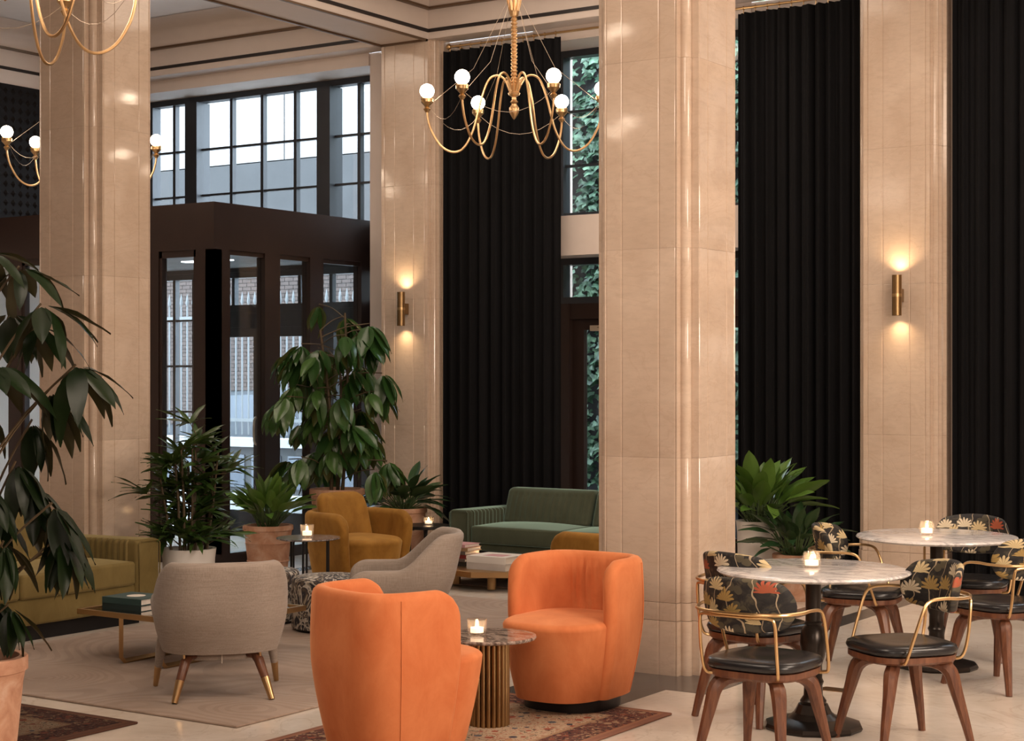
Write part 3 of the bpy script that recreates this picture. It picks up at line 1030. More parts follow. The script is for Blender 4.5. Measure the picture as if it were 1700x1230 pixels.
curtain('black velvet curtain beside the left wall sconce, behind the green sofa', -8.985, -7.735, 3)
curtain('black velvet curtain behind the leafy white and terracotta pots at right', -6.038, -4.985, 5)
curtain('black velvet curtain at the right edge of the room, right of the brass sconce pillar', -4.235, -2.9, 8)
for x0, x1, lb in ((-8.93, -5.03, 'thin brass curtain rod with ball ends over the middle bay'), (-4.22, 0.0, 'thin brass curtain rod over the right bay')):
    t = thing('curtain_rod', lb, 'rod', (0, 12.56, 4.66))
    MB().tube([(x0, 0, 0), (x1, 0, 0)], 0.011).build('rod', 'brass', t)
    fm = MB().sphere((0, 0, 0), 0.026, 12).mesh('finial', 'brass')
    put('finial', fm, t, (x0 - 0.01, 0, 0))
    put('finial', fm, t, (x1 + 0.01, 0, 0))
    for x in (x0 + 0.06, x1 - 0.06):
        MB().tube([(x, 0, 0), (x, 0.12, 0)], 0.008).build('bracket', 'brass', t)


# ------------------------------------------------------------------ chandeliers, sconces
def chandelier(label, x, y, rot):
    t = thing('chandelier', label, 'chandelier', (x, y, 0), rot, 'gold globe chandeliers')
    MB().lathe([(0.001, 3.54), (0.012, 3.55), (0.034, 3.59), (0.036, 3.625), (0.018, 3.655), (0.03, 3.67), (0.016, 3.685), (0.016, 3.705), (0.04, 3.72), (0.045, 3.735), (0.03, 3.75), (0.001, 3.752)], 16).build('finial', 'chand', t)
    cup = MB()
    for k in range(8):
        a = 2 * PI * k / 8
        ca, sa = math.cos(a), math.sin(a)
        cup.tube(smooth([(0.02 * ca, 0.02 * sa, 3.73), (0.045 * ca, 0.045 * sa, 3.79), (0.06 * ca, 0.06 * sa, 3.83)], 3), [0.014, 0.012, 0.011, 0.010, 0.009, 0.008, 0.004], 6)
    cup.lathe([(0.02, 3.73), (0.03, 3.76), (0.018, 3.80), (0.001, 3.802)], 12)
    cup.build('hub', 'chand', t)
    pr = []
    z = 3.75
    while z < 4.30:
        pr += [(0.016, z), (0.025, z + 0.008), (0.025, z + 0.016), (0.016, z + 0.024)]
        z += 0.027
    pr += [(0.03, z), (0.03, z + 0.03)]
    MB().lathe(pr, 14).build('beaded_stem', 'chand', t)
    cw = MB().lathe([(0.03, 4.30), (0.036, 4.33), (0.03, 4.36)], 14)
    for k in range(9):
        a = 2 * PI * k / 9
        cw.tube([(0.03 * math.cos(a), 0.03 * math.sin(a), 4.34), (0.045 * math.cos(a), 0.045 * math.sin(a), 4.40), (0.06 * math.cos(a), 0.06 * math.sin(a), 4.47)], [0.011, 0.010, 0.002], 5)
    cw.tube([(0, 0, 4.34), (0, 0, 5.12)], 0.009)
    cw.lathe([(0.07, 5.10), (0.07, 5.12)], 16)
    cw.build('crown', 'chand', t)
    pts = smooth([(0.03, 0, 3.76), (0.075, 0, 3.84), (0.13, 0, 3.865), (0.19, 0, 3.83), (0.24, 0, 3.70), (0.30, 0, 3.47), (0.37, 0, 3.34), (0.45, 0, 3.305), (0.54, 0, 3.35), (0.61, 0, 3.46), (0.64, 0, 3.56), (0.645, 0, 3.63)], 6)
    am = MB().tube(pts, 0.0085, 7).mesh('arm', 'chand')
    cm = MB().lathe([(0.012, 3.60), (0.028, 3.625), (0.014, 3.64), (0.026, 3.655), (0.045, 3.675), (0.047, 3.70), (0.036, 3.715), (0.001, 3.716)], 16).mesh('cup', 'brass')
    gm = MB().sphere((0, 0, 3.758), 0.054, 20).mesh('globe', 'globe')
    for k in range(6):
        a = 2 * PI * k / 6
        put('arm', am, t, (0, 0, 0), (0, 0, a))
        q = (0.645 * math.cos(a), 0.645 * math.sin(a), 0)
        put('cup', cm, t, q)
        put('globe', gm, t, q)
    wr = MB()
    for k in range(6):
        a, b = 2 * PI * k / 6, 2 * PI * (k + 1) / 6
        wr.tube([(0.03 * math.cos(a), 0.03 * math.sin(a), 4.45), (0.30 * math.cos(a), 0.30 * math.sin(a), 3.92), (0.62 * math.cos(a), 0.62 * math.sin(a), 3.66)], 0.0017, 4)
        ln = []
        for i in range(9):
            f = i / 8
            ln.append((0.63 * (math.cos(a) * (1 - f) + math.cos(b) * f), 0.63 * (math.sin(a) * (1 - f) + math.sin(b) * f), 3.66 - 0.15 * 4 * f * (1 - f)))
        wr.tube(ln, 0.0017, 4)
    wr.build('cable', 'wire', t)
    return t


RZ = math.radians(33.3)
c1 = chandelier('gold chandelier with lit globes hanging before the black curtain, in full view', -6.80, 10.38, RZ - 0.08)
c2 = copy_tree(c1)
c2.location = (-11.27, 10.30, 0)
c2.rotation_euler.z = RZ + 0.42
c2['label'] = 'gold chandelier half hidden behind the left stone column'
c3 = copy_tree(c1)
c3.location = (-6.80, 5.70, 0)
c3.rotation_euler.z = RZ + 0.31
c3['label'] = 'gold chandelier cut off by the top left corner, only its arm loops showing'


def sconce(label, x):
    t = thing('wall_sconce', label, 'lamp', (x, 12.45, 2.27), 0, 'brass tube sconces')
    MB().lathe([(0.034, -0.155), (0.037, -0.155), (0.037, 0.155), (0.034, 0.155), (0.034, 0.02), (0.034, -0.02), (0.034, -0.155)], 24, (0, -0.085, 0)).build('tube', 'brass_dark', t)
    MB().lathe([(0.0375, -0.012), (0.0385, 0), (0.0375, 0.012)], 24, (0, -0.085, 0)).build('collar', 'brass', t)
    MB().box(-0.025, 0.025, -0.055, 0, -0.05, 0.05).build('bracket', 'brass_dark', t)
    for s in (1, -1):
        MB().lathe([(0.001, 0.0), (0.028, 0.0), (0.028, 0.01), (0.001, 0.01)], 16, (0, -0.085, 0.10 * s)).build('lamp', 'lens', t)
        l = light('sconce_light', 'SPOT', (x, 12.45 - 0.075, 2.27 + 0.158 * s), 6, (1.0, 0.70, 0.38), (PI if s > 0 else 0, 0, 0), spot_size=math.radians(135), spot_blend=1.0, shadow_soft_size=0.02)
        l.rotation_euler = Euler3(s)
    return t


def Euler3(s):
    d = Vector((0, 0.06, 1.0 * s))
    return d.to_track_quat('-Z', 'Y').to_euler()


sconce('brass tube sconce on the left pilaster, next to the umbrella plant', -9.34)
sconce('brass tube sconce on the right pilaster, between two black curtains', -4.61)

# ------------------------------------------------------------------ rugs
def rug(name, label, x0, x1, y0, y1, mat, z=0.012):
    cx, cy = (x0 + x1) / 2, (y0 + y1) / 2
    mb = MB().rbox((0, 0, z / 2), ((x1 - x0) / 2, (y1 - y0) / 2, z / 2), z / 2, (2, 2, 1))
    o = mb.build(name, mat, None, (cx, cy, 0))
    return tag(o, label, 'rug')


rug('carpet', 'large taupe carpet with fine ripple pattern under the lounge seats', -8.15, -5.42, 5.90, 10.32, 'taupe')
rug('carpet', 'taupe carpet under the low table before the green sofa', -8.25, -6.0, 10.93, 11.60, 'taupe')
M['persian_a'] = persian('persian_rug', 0.62, 1.45, False)
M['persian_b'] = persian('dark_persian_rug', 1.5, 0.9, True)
rug('persian_rug', 'red and beige patterned rug under the orange chairs', -5.10, -3.86, 4.40, 7.30, 'persian_a')
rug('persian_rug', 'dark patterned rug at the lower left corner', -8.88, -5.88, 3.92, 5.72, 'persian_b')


# ------------------------------------------------------------------ upholstered chairs
def u_path(Wd, D, yf, n=2.6, k=40):
    """plan of a wrap-round back: from the front right end, round the back, to the front left end"""
    P = []
    m = 8
    for i in range(m):
        P.append((Wd, yf * (1 - i / m)))
    for i in range(k + 1):
        a = -PI * i / k
        ca, sa = math.cos(a), math.sin(a)
        P.append((Wd * math.copysign(abs(ca) ** (2 / n), ca), -D * abs(sa) ** (2 / n)))
    for i in range(1, m + 1):
        P.append((-Wd, yf * i / m))
    # resample evenly
    L = [0]
    for i in range(1, len(P)):
        L.append(L[-1] + math.dist(P[i], P[i - 1]))
    out, N, j = [], 150, 0
    for i in range(N + 1):
        u = i / N
        d = L[-1] * (u - 0.86 / (2 * PI) * math.sin(2 * PI * u))
        while j < len(P) - 2 and L[j + 1] < d:
            j += 1
        f = (d - L[j]) / max(1e-9, L[j + 1] - L[j])
        out.append((P[j][0] * (1 - f) + P[j + 1][0] * f, P[j][1] * (1 - f) + P[j + 1][1] * f))
    return out, L[-1]


def shell(path, length, hf, z0, th, scale, lean=0.0, pleat=None, nz=9, thb=None):
    N = len(path) - 1
    rings = []

    def ring(i, t=0.0):
        x, y = path[i]
        a, b = path[max(i - 1, 0)], path[min(i + 1, N)]
        tx, ty = b[0] - a[0], b[1] - a[1]
        l = math.hypot(tx, ty)
        tx, ty = tx / l, ty / l
        nx, ny = -ty, tx            # inward (path runs clockwise seen from above)
        if nx * x + ny * (y - 0.02) > 0:
            nx, ny = -nx, -ny
        s = i / N - 0.86 / (2 * PI) * math.sin(2 * PI * i / N)
        q = abs(s - 0.5) * 2
        sg = 1 if i == N else -1
        ct, stt = math.cos(t), math.sin(t)
        h = hf(q, min(s, 1 - s) * length + th / 2 * (1 - stt))
        back = sstep(0.75, 0.2, q)
        R = []
        zt = h - th / 2

        def p(o, z):
            sc = scale(z)
            mid = th / 2
            o2 = mid + (o - mid) * ct
            o2 = o2 + (pleat(s, z) if (pleat and o > mid) else 0) * ct
            e = stt * th / 2 * sg if t else 0
            dy = -lean * back * max(0, z - 0.25)
            R.append((x * sc + nx * o2 + tx * e, y * sc + ny * o2 + ty * e + dy, z))
        for k in range(nz + 1):
            p(0, z0 + (zt - z0) * k / nz)
        for k in range(1, 6):
            a = PI * k / 6
            p(th / 2 - th / 2 * math.cos(a), zt + th / 2 * math.sin(a) * (1 if not t else max(0.3, ct)))
        for k in range(nz + 1):
            p(th, zt + (z0 - zt) * k / nz)
        return R
    for t in (PI / 2 * 0.97, PI * 0.42, PI / 3, PI / 4, PI / 8):
        rings.append(ring(0, t))
    for i in range(N + 1):
        rings.append(ring(i))
    for t in (PI / 8, PI / 4, PI / 3, PI * 0.42, PI / 2 * 0.97):
        rings.append(ring(N, t))
    return MB().stack(rings)


def body(a, b, front, n, zs, k=48, dome=0.0, top_r=0.04, scale=lambda z: 1.0):
    z0, z1 = zs
    rings = []
    for i in range(8):
        z = z0 + (z1 - top_r - z0) * i / 7
        s = scale(z)
        rings.append(superring(a * s, b * s, n, k, z, front=front * s))
    s = scale(z1)
    for i in range(1, 6):
        t = PI / 2 * i / 5
        e = top_r * (1 - math.cos(t))
        rings.append(superring(a * s - e, b * s - e, n, k, z1 - top_r + top_r * math.sin(t), front=front * s - e))
    for f in (0.8, 0.5, 0.2, 0.02):
        rings.append(superring((a * s - top_r) * f, (b * s - top_r) * f, n, k, z1 + dome * (1 - f * f), front=(front * s - top_r) * f))
    return MB().stack(rings)


def barrel_chair(label, x, y, rz):
    t = thing('barrel_chair', label, 'chair', (x, y, 0.012), rz, 'orange velvet barrel chairs')
    path, L = u_path(0.316, 0.325, 0.10, 3.3)
    sc = lambda z: 1 - 0.24 * max(0, (0.46 - z) / 0.46) ** 1.4 - 0.03 * max(0, (z - 0.5) / 0.25) ** 2
    H = 0.74

    def hf(q, d):
        rc = 0.13
        return H if d > rc else H - rc + math.sqrt(max(0, rc * rc - (rc - d) ** 2))

    def pl(s, z):
        w = sstep(0.36, 0.40, s) * sstep(0.64, 0.60, s) * sstep(0.40, 0.46, z) * sstep(0.72, 0.60, z)
        return 0.011 * w * (math.sin(s * 170) + 0.6 * math.sin(s * 263 + z * 5))
    sh = shell(path, L, hf, 0.06, 0.075, sc, 0.0, pl)
    sh.build('wrap_back', 'orange', t, ang=60)
    body(0.283, 0.27, 0.39, 2.8, (0.06, 0.445), dome=0.015, top_r=0.035, scale=sc).build('seat', 'orange', t, ang=60)
    body(0.225, 0.225, 0.225, 2.6, (0.0, 0.062), top_r=0.005).build('plinth', 'black_metal', t)
    for i in (50, 100):
        pts = []
        for k in range(14):
            z = 0.07 + (H - 0.10) * k / 13
            pts.append((path[i][0] * sc(z) * 1.003, path[i][1] * sc(z) * 1.003, z))
        MB().tube(pts, 0.0035, 5).build('seam', 'orange', t)
    return t


barrel_chair('orange velvet barrel chair nearest the camera, seen from behind', -4.43, 5.82, face(0.30, 0.95))
barrel_chair('orange velvet barrel chair facing the camera beside the stone column', -4.38, 7.22, face(0.0, -1))


def linen_chair(label, x, y, rz, z=0.012):
    t = thing('lounge_chair', label, 'chair', (x, y, z + 0.002), rz, 'grey linen lounge chairs')
    path, L = u_path(0.345, 0.30, 0.27, 2.7)
    hf0 = lambda q: 0.505 + 0.205 * sstep(0.68, 0.36, q)

    def hf(q, d):
        rc = 0.12
        h = hf0(q)
        return h if d > rc else h - rc + math.sqrt(max(0, rc * rc - (rc - d) ** 2))
    sc = lambda z: 1 - 0.16 * max(0, (0.46 - z) / 0.24) ** 1.6
    shell(path, L, hf, 0.235, 0.07, sc, 0.22).build('wrap_back', 'linen', t, ang=60)
    MB().stack([superring(0.27 * s, 0.25 * s, 3.2, 40, zz, front=0.30 * s) for s, zz in ((0.7, 0.235), (0.82, 0.236), (0.85, 0.27), (0.9, 0.30), (1.0, 0.34), (1.0, 0.39), (0.97, 0.415), (0.9, 0.425), (0.4, 0.432))]).build('seat', 'linen', t, ang=60)
    MB().stack([superring(0.17 * s, 0.15 * s, 3, 32, zz) for s, zz in ((0.9, 0.185), (1.0, 0.19), (1.05, 0.236))]).build('seat_base', 'linen', t)
    MB().box(-0.0025, 0.0025, -0.162, -0.158, 0.175, 0.235).build('care_tag', 'pages', t)
    for s in (-1, 1):
        lg = MB().tube([(s * 0.12, -0.10, 0.215), (s * 0.165, -0.15, 0.215), (s * 0.185, -0.18, 0.19), (s * 0.215, -0.225, 0.098)], [0.018, 0.024, 0.026, 0.021], 12).build('leg', 'wood', t)
        MB().tube([(s * 0.213, -0.222, 0.105), (s * 0.243, -0.268, 0.001)], [0.0225, 0.015], 12).build('ferrule', 'brass', lg)
        MB().tube([(s * 0.19, -0.185, 0.20), (s * 0.19, -0.185, 0.245)], 0.007, 6).build('bolt', 'brass', lg)
        lg = MB().tube([(s * 0.272, 0.20, 0.29), (s * 0.29, 0.22, 0.21), (s * 0.305, 0.24, 0.105)], [0.034, 0.029, 0.019], 12).build('leg', 'linen', t)
        MB().tube([(s * 0.305, 0.24, 0.11), (s * 0.318, 0.26, 0.001)], [0.0195, 0.013], 12).build('ferrule', 'brass', lg)
    return t


linen_chair('grey linen lounge chair with its back to the camera, brass tipped legs', -6.07, 6.48, face(-0.73, 0.68))
linen_chair('grey linen lounge chair in side view behind the orange chair', -6.14, 8.10, face(-0.80, -0.62))


def tub_chair(label, x, y, rz):
    t = thing('tub_armchair', label, 'armchair', (x, y, 0.012), rz, 'mustard velvet armchairs')
    path, L = u_path(0.362, 0.35, 0.25, 2.5)

    def hf(q, d):
        rc = 0.13
        h = 0.60
        return h if d > rc else h - rc + math.sqrt(max(0, rc * rc - (rc - d) ** 2))
    sc = lambda z: 1 - 0.20 * max(0, (0.5 - z) / 0.5) ** 1.5
    shell(path, L, hf, 0.03, 0.085, sc, 0.05).build('wrap_arm', 'mustard', t, ang=60)
    body(0.31, 0.28, 0.40, 2.5, (0.03, 0.40), dome=0.02, top_r=0.05, scale=sc).build('seat', 'mustard', t, ang=60)
    bcm = lambda x_, y_, z_: (x_ * (1 - 0.25 * max(0, z_ / 0.22) ** 3), y_ - 0.12 * (1 - (x_ / 0.28) ** 2) * 0.6 - z_ * 0.30 + 0.05, z_)
    MB().rbox((0, -0.16, 0.535), (0.235, 0.055, 0.195), 0.055, (8, 1, 6), bcm).build('back_cushion', 'mustard', t, ang=60)
    body(0.25, 0.24, 0.24, 2.5, (0.0, 0.032), top_r=0.004).build('plinth', 'black_metal', t)
    return t


tub_chair('mustard velvet tub armchair in front of the umbrella plant', -8.21, 10.28, face(1.0, -0.22))
tub_chair('mustard velvet armchair mostly hidden behind the right orange chair', -5.71, 9.96, face(-1.0, 0.1))


# ------------------------------------------------------------------ sofas
def sofa(name, label, x, y, rz, mat, W_, group, D=0.92, bz=0.10, zs=1.0):
    t = thing(name, label, 'sofa', (x, y, 0), rz, None)
    hw = W_ / 2
    t.scale = (1, 1, zs)
    rbs = lambda c, h, r, div=(3, 3, 3), fn=None: MB().rbox(c, h, r, div, fn)
    rbs((0, D / 2, (bz + 0.27) / 2), (hw - 0.02, D / 2 - 0.03, (0.27 - bz) / 2), 0.02).build('base', mat, t)
    MB().box(-hw + 0.12, hw - 0.12, 0.08, D - 0.1, 0.0, bz).build('plinth', 'black_metal', t)
    rbs((0, D - 0.11, 0.42), (hw - 0.19, 0.10, 0.20), 0.04).build('back_frame', mat, t)
    for s in (-1, 1):
        flute = lambda a, b, c, s=s: (a + (-s * 0.013 * abs(math.sin(b * 2 * PI / 0.11)) if (a * s < -0.06 and abs(b) < 0.36) else 0), b, c + (-0.03 * (b + 0.44) * 0.5 if c > 0 else 0))
        arm = rbs((s * (hw - 0.105), D / 2, 0.33 + (bz - 0.10) / 2), (0.105, D / 2, 0.235 - (bz - 0.10) / 2), 0.035, (2, 130, 4), flute).build('arm', mat, t)
        fr = [(s * (hw - 0.105) + a, -0.004, 0.33 + b) for a, b in ((-0.092, bz - 0.325), (0.092, bz - 0.325), (0.094, 0.205), (0.075, 0.224), (-0.075, 0.224), (-0.094, 0.205))]
        MB().tube([Vector(p) for p in fr], 0.005, 5, True).build('piping', mat, arm)
    n = 2
    cw = (W_ - 0.42) / n
    for i in range(n):
        cx = -hw + 0.21 + cw * (i + 0.5)
        puff = lambda a, b, c: (a, b - (0.012 * (1 - (a / (cw / 2)) ** 2) if b < -0.3 else 0), c + (0.022 * (1 - (a / (cw / 2)) ** 2) * (1 - (b / 0.37) ** 2) if c > 0 else 0))
        sc_ = rbs((cx, 0.375, 0.345), (cw / 2 - 0.004, 0.365, 0.078), 0.022, (10, 10, 2), puff).build('seat_cushion', mat, t, ang=60)
        ch = lambda a, b, c: (a, b - 0.03 * (1 - (a / (cw / 2)) ** 2) * (1 - (c / 0.17) ** 2) * (1 if b < 0 else -1) + (0.006 * abs(math.sin(a * PI / 0.06)) if b < 0 and abs(c) < 0.13 else 0) + c * 0.33, c)
        bc = rbs((cx, D - 0.24, 0.575), (cw / 2 - 0.01, 0.07, 0.165), 0.045, (110, 1, 8), ch).build('back_cushion', mat, t, ang=60)
        pp = [(cx + a, D - 0.24 + b * 0.33, 0.575 + b) for a, b in ((-cw / 2 + 0.03, -0.15), (cw / 2 - 0.03, -0.15), (cw / 2 - 0.03, 0.15), (-cw / 2 + 0.03, 0.15))]
        MB().tube([(p[0], p[1] - 0.045, p[2]) for p in pp], 0.005, 5, True).build('piping', mat, bc)
    return t


# local frame: front at y=0 facing -Y, length along X
sofa('sofa', 'long olive green velvet sofa with fluted arms at the left edge', -8.22, 7.02, PI / 2, 'olive', 2.36, None)
sofa('sofa', 'sage green velvet sofa before the black curtain', -7.20, 11.66, 0, 'green', 2.2, None, 0.83, 0.2, 0.93)

# ------------------------------------------------------------------ ottomans and low tables
for x, y, lb in ((-7.0, 8.50, 'leaf patterned black and cream ottoman between the grey chairs'), (-7.60, 8.53, 'leaf patterned ottoman mostly hidden behind the back of the near grey chair')):
    t = thing('ottoman', lb, 'ottoman', (x, y, 0.012), 0, 'leaf patterned ottomans')
    body(0.245, 0.245, 0.245, 2.0, (0.02, 0.345), k=44, dome=0.012, top_r=0.03).build('upholstery', 'ottoman', t, ang=60)
    body(0.22, 0.22, 0.22, 2.0, (0.0, 0.022), k=40, top_r=0.004).build('plinth', 'black_metal', t)

t = thing('coffee_table', 'low brass framed table with a dark glass top beside the olive sofa', 'table', (-6.98, 7.22, 0.012))
hx, hy = 0.51, 0.42
fr = MB()
fr.box(-hx, hx, -hy, -hy + 0.022, 0.26, 0.29).box(-hx, hx, hy - 0.022, hy, 0.26, 0.29).box(-hx, -hx + 0.022, -hy + 0.022, hy - 0.022, 0.26, 0.29).box(hx - 0.022, hx, -hy + 0.022, hy - 0.022, 0.26, 0.29)
fr.build('rim', 'brass', t)
MB().box(-hx + 0.022, hx - 0.022, -hy + 0.022, hy - 0.022, 0.272, 0.282).build('glass_top', 'smoke', t)
for s in (-1, 1):
    lp = [(s * 0.16, -hy + 0.012, 0.262), (s * 0.16, -hy + 0.012, 0.04), (s * 0.16, -hy + 0.04, 0.012), (s * 0.16, hy - 0.04, 0.012), (s * 0.16, hy - 0.012, 0.04), (s * 0.16, hy - 0.012, 0.262)]
    MB().tube(lp, 0.017, 4).build('leg', 'brass', t)


def book(label, x, y, z, w, d, h, rz, cover, print_=None):
    t = thing('book', label, 'book', (x, y, z), rz, None)
    c = MB()
    c.box(-w / 2, w / 2, -d / 2, d / 2, 0, 0.003).box(-w / 2, w / 2, -d / 2, d / 2, h - 0.003, h).box(-w / 2, -w / 2 + 0.003, -d / 2, d / 2, 0.003, h - 0.003)
    c.build('cover', cover, t)
    MB().box(-w / 2 + 0.004, w / 2 - 0.006, -d / 2 + 0.006, d / 2 - 0.006, 0.003, h - 0.003).build('pages', 'pages', t)
    if print_ == 'disc':
        MB().lathe([(0.055, h), (0.055, h + 0.0006)], 28).build('cover_print', 'pages', t)
    elif print_:
        MB().box(-w * 0.3, w * 0.15, -d * 0.3, d * 0.2, h, h + 0.0006).build('cover_print', print_, t)
    return t


M['teal'] = plain('teal_cloth', (0.035, 0.075, 0.072), 0.6)
M['navy'] = plain('dark_green_cloth', (0.02, 0.04, 0.04), 0.6)
M['pink'] = plain('pink_paper', (0.55, 0.30, 0.32), 0.6)
M['cream'] = plain('cream_paper', (0.66, 0.60, 0.56), 0.55)
M['tan'] = plain('tan_cloth', (0.36, 0.22, 0.12), 0.7)
M['red'] = plain('dark_red_cloth', (0.20, 0.02, 0.02), 0.5)
M['grey_cloth'] = plain('brown_grey_cloth', (0.12, 0.09, 0.08), 0.7)
M['black_cloth'] = plain('black_cloth', (0.02, 0.018, 0.02), 0.6)
book('dark green book at the bottom of the pair on the brass table', -7.27, 7.06, 0.2945, 0.25, 0.31, 0.034, PI / 2 + 0.02, 'navy')
book('teal book with a pale round cover print, on the brass table', -7.275, 7.06, 0.329, 0.25, 0.30, 0.036, PI / 2 + 0.06, 'teal', 'disc')

t = thing('coffee_table', 'very low octagonal brass table with books before the green sofa', 'table', (-7.40, 11.06, 0.012))
MB().stack([[(r_ * math.cos(PI / 4 * k + 0.15), r_ * math.sin(PI / 4 * k + 0.15), z_) for k in range(8)] for r_, z_ in ((0.47, 0.098), (0.48, 0.102), (0.48, 0.142), (0.47, 0.146))]).build('table_top', 'brass', t, ang=25)
lgm = MB().lathe([(0.036, 0), (0.036, 0.099)], 18).mesh('leg', 'brass_dark')
for k in range(4):
    put('leg', lgm, t, (0.33 * math.cos(PI / 2 * k + 0.45), 0.33 * math.sin(PI / 2 * k + 0.45), 0))
zz = 0.1585
for k, (cv, hh, lb) in enumerate((('black_cloth', 0.033, 'black book at the bottom of the tall pile on the far low table'), ('grey_cloth', 0.024, 'brown grey book second from the bottom of the far pile'),
                                  ('red', 0.030, 'dark red book in the middle of the far pile'), ('grey_cloth', 0.028, 'brown book just above the red book in the far pile'),
                                  ('tan', 0.028, 'tan book just below the top of the far pile'), ('pink', 0.024, 'pink book topmost of the far pile'))):
    book(lb, -7.70 + RND.uniform(-0.01, 0.01), 10.97, zz, 0.20, 0.26, hh, PI / 2 + RND.uniform(-0.06, 0.06), cv)
    zz += hh + 0.0006
book('wide cream box-like book, lower of the two before the candle', -7.30, 10.90, 0.1585, 0.31, 0.36, 0.052, PI / 2, 'cream')
book('wide white book with a pink cover picture, upper of the two', -7.30, 10.90, 0.211, 0.31, 0.36, 0.052, PI / 2 + 0.02, 'white_pot', 'pink')


# ------------------------------------------------------------------ candles
def candle(label, x, y, z, r=0.042, h=0.085, ribbed=False):
    t = thing('candle_glass', label, 'candle', (x, y, z), 0, 'candles in glass holders')
    n = 24
    md = (lambda a, zz_: 1 + 0.025 * math.cos(12 * a)) if ribbed else None
    k = 0.82 if ribbed else 1.12
    MB().lathe([(r * 0.86, 0.0), (r, 0.006), (r * 1.06, h * 0.5), (r * k, h), (r * k - 0.004, h), (r * 1.0 - 0.004, h * 0.5), (r * 0.9 - 0.004, 0.012), (0.001, 0.012)], 48 if ribbed else 24, mod=md).build('glass', 'clear', t)
    MB().lathe([(r * 0.74, 0.0125), (r * 0.74, h * 0.46), (r * 0.6, h * 0.48), (0.001, h * 0.46)], 18).build('wax', 'glow_wax', t)
    MB().lathe([(0.002, h * 0.46), (0.0085, h * 0.58), (0.006, h * 0.72), (0.0005, h * 0.86)], 8).build('flame', 'flame', t)
    light('candle_light', 'POINT', (x, y, z + h * 0.78), 0.32, (1.0, 0.66, 0.38), shadow_soft_size=0.008)
    return t


# ------------------------------------------------------------------ fluted side table
t = thing('side_table', 'fluted brass drum table with brown marble top between the orange chairs', 'table', (-4.455, 6.585, 0.012))
MB().lathe([(0.098, 0.0), (0.098, 0.398)], 220, mod=lambda a, z: 0.84 + 0.16 * abs(math.sin(11 * a)) ** 0.6).build('fluted_drum', 'brass_dark', t, ang=80)
MB().lathe([(0.205, 0.40), (0.222, 0.405), (0.225, 0.412), (0.222, 0.42), (0.001, 0.421)], 56).build('marble_top', 'brown_marble', t)
candle('lit candle glass on the fluted brass table', -4.50, 6.55, 0.4335, 0.042, 0.075)

# round side table with slim black legs
t = thing('side_table', 'round dark marble side table on slim black legs beside the mustard armchair', 'table', (-7.99, 9.46, 0.012))
MB().lathe([(0.215, 0.452), (0.232, 0.458), (0.232, 0.466), (0.001, 0.467)], 44).build('marble_top', 'black_marble', t)
for a in (math.radians(20), math.radians(140), math.radians(260)):
    for da in (-0.09, 0.09):
        MB().tube([(0.15 * math.cos(a + da), 0.15 * math.sin(a + da), 0.0), (0.15 * math.cos(a + da), 0.15 * math.sin(a + da), 0.453)], 0.008, 8).build('leg', 'black_metal', t)
candle('lit candle glass on the side table with slim legs', -8.01, 9.47, 0.480, 0.045, 0.09)

t = thing('side_table', 'round black side table beside the green sofa arm', 'table', (-8.47, 11.55, 0.0))
MB().lathe([(0.20, 0.365), (0.206, 0.37), (0.206, 0.392), (0.001, 0.393)], 40).build('table_top', 'black_metal', t)
for a in (0.6, 2.2, 3.8, 5.4):
    MB().tube([(0.10 * math.cos(a), 0.10 * math.sin(a), 0.365), (0.125 * math.cos(a), 0.125 * math.sin(a), 0.35), (0.13 * math.cos(a), 0.13 * math.sin(a), 0.31), (0.13 * math.cos(a), 0.13 * math.sin(a), 0.0)], [0.024, 0.016, 0.012, 0.012], 8).build('leg', 'black_metal', t)
MB().lathe([(0.16, 0.0), (0.16, 0.014), (0.001, 0.015)], 32).build('base_plate', 'black_metal', t)
candle('lit candle glass on the round black table by the green sofa', -8.44, 11.56, 0.3935, 0.04, 0.07)
candle('round lit candle glass on the low table, between the piled books and the cream books', -7.535, 11.05, 0.1585, 0.042, 0.09)


# ------------------------------------------------------------------ marble tables
def bistro_table(label, x, y):
    t = thing('bistro_table', label, 'table', (x, y, 0), 0.2, 'marble pedestal tables')
    MB().lathe([(0.40, 0.722), (0.44, 0.728), (0.45, 0.737), (0.445, 0.746), (0.43, 0.75), (0.001, 0.75)], 72).build('marble_top', 'white_marble', t)
    MB().lathe([(0.10, 0.70), (0.10, 0.722)], 24).build('top_plate', 'iron', t)
    MB().lathe([(0.055, 0.10), (0.062, 0.13), (0.045, 0.155), (0.043, 0.20), (0.050, 0.22), (0.042, 0.235), (0.042, 0.30), (0.055, 0.34), (0.062, 0.40), (0.056, 0.46), (0.038, 0.485), (0.044, 0.495), (0.036, 0.505), (0.036, 0.705)], 24).build('pedestal', 'iron', t)
    MB().lathe([(0.225, 0.0), (0.232, 0.012), (0.225, 0.028), (0.17, 0.042), (0.12, 0.05), (0.09, 0.075), (0.07, 0.115), (0.05, 0.12)], 12).build('base', 'iron', t, ang=20)
    return t


bistro_table('round white marble table in front, on an iron pedestal', -3.166, 7.396)
bistro_table('round white marble table farther back near the right curtain', -3.244, 9.331)
candle('ribbed lit candle glass on the front marble table', -3.18, 7.41, 0.7505, 0.042, 0.075, True)
candle('ribbed lit candle glass on the rear marble table', -3.29, 9.30, 0.7505, 0.042, 0.08, True)


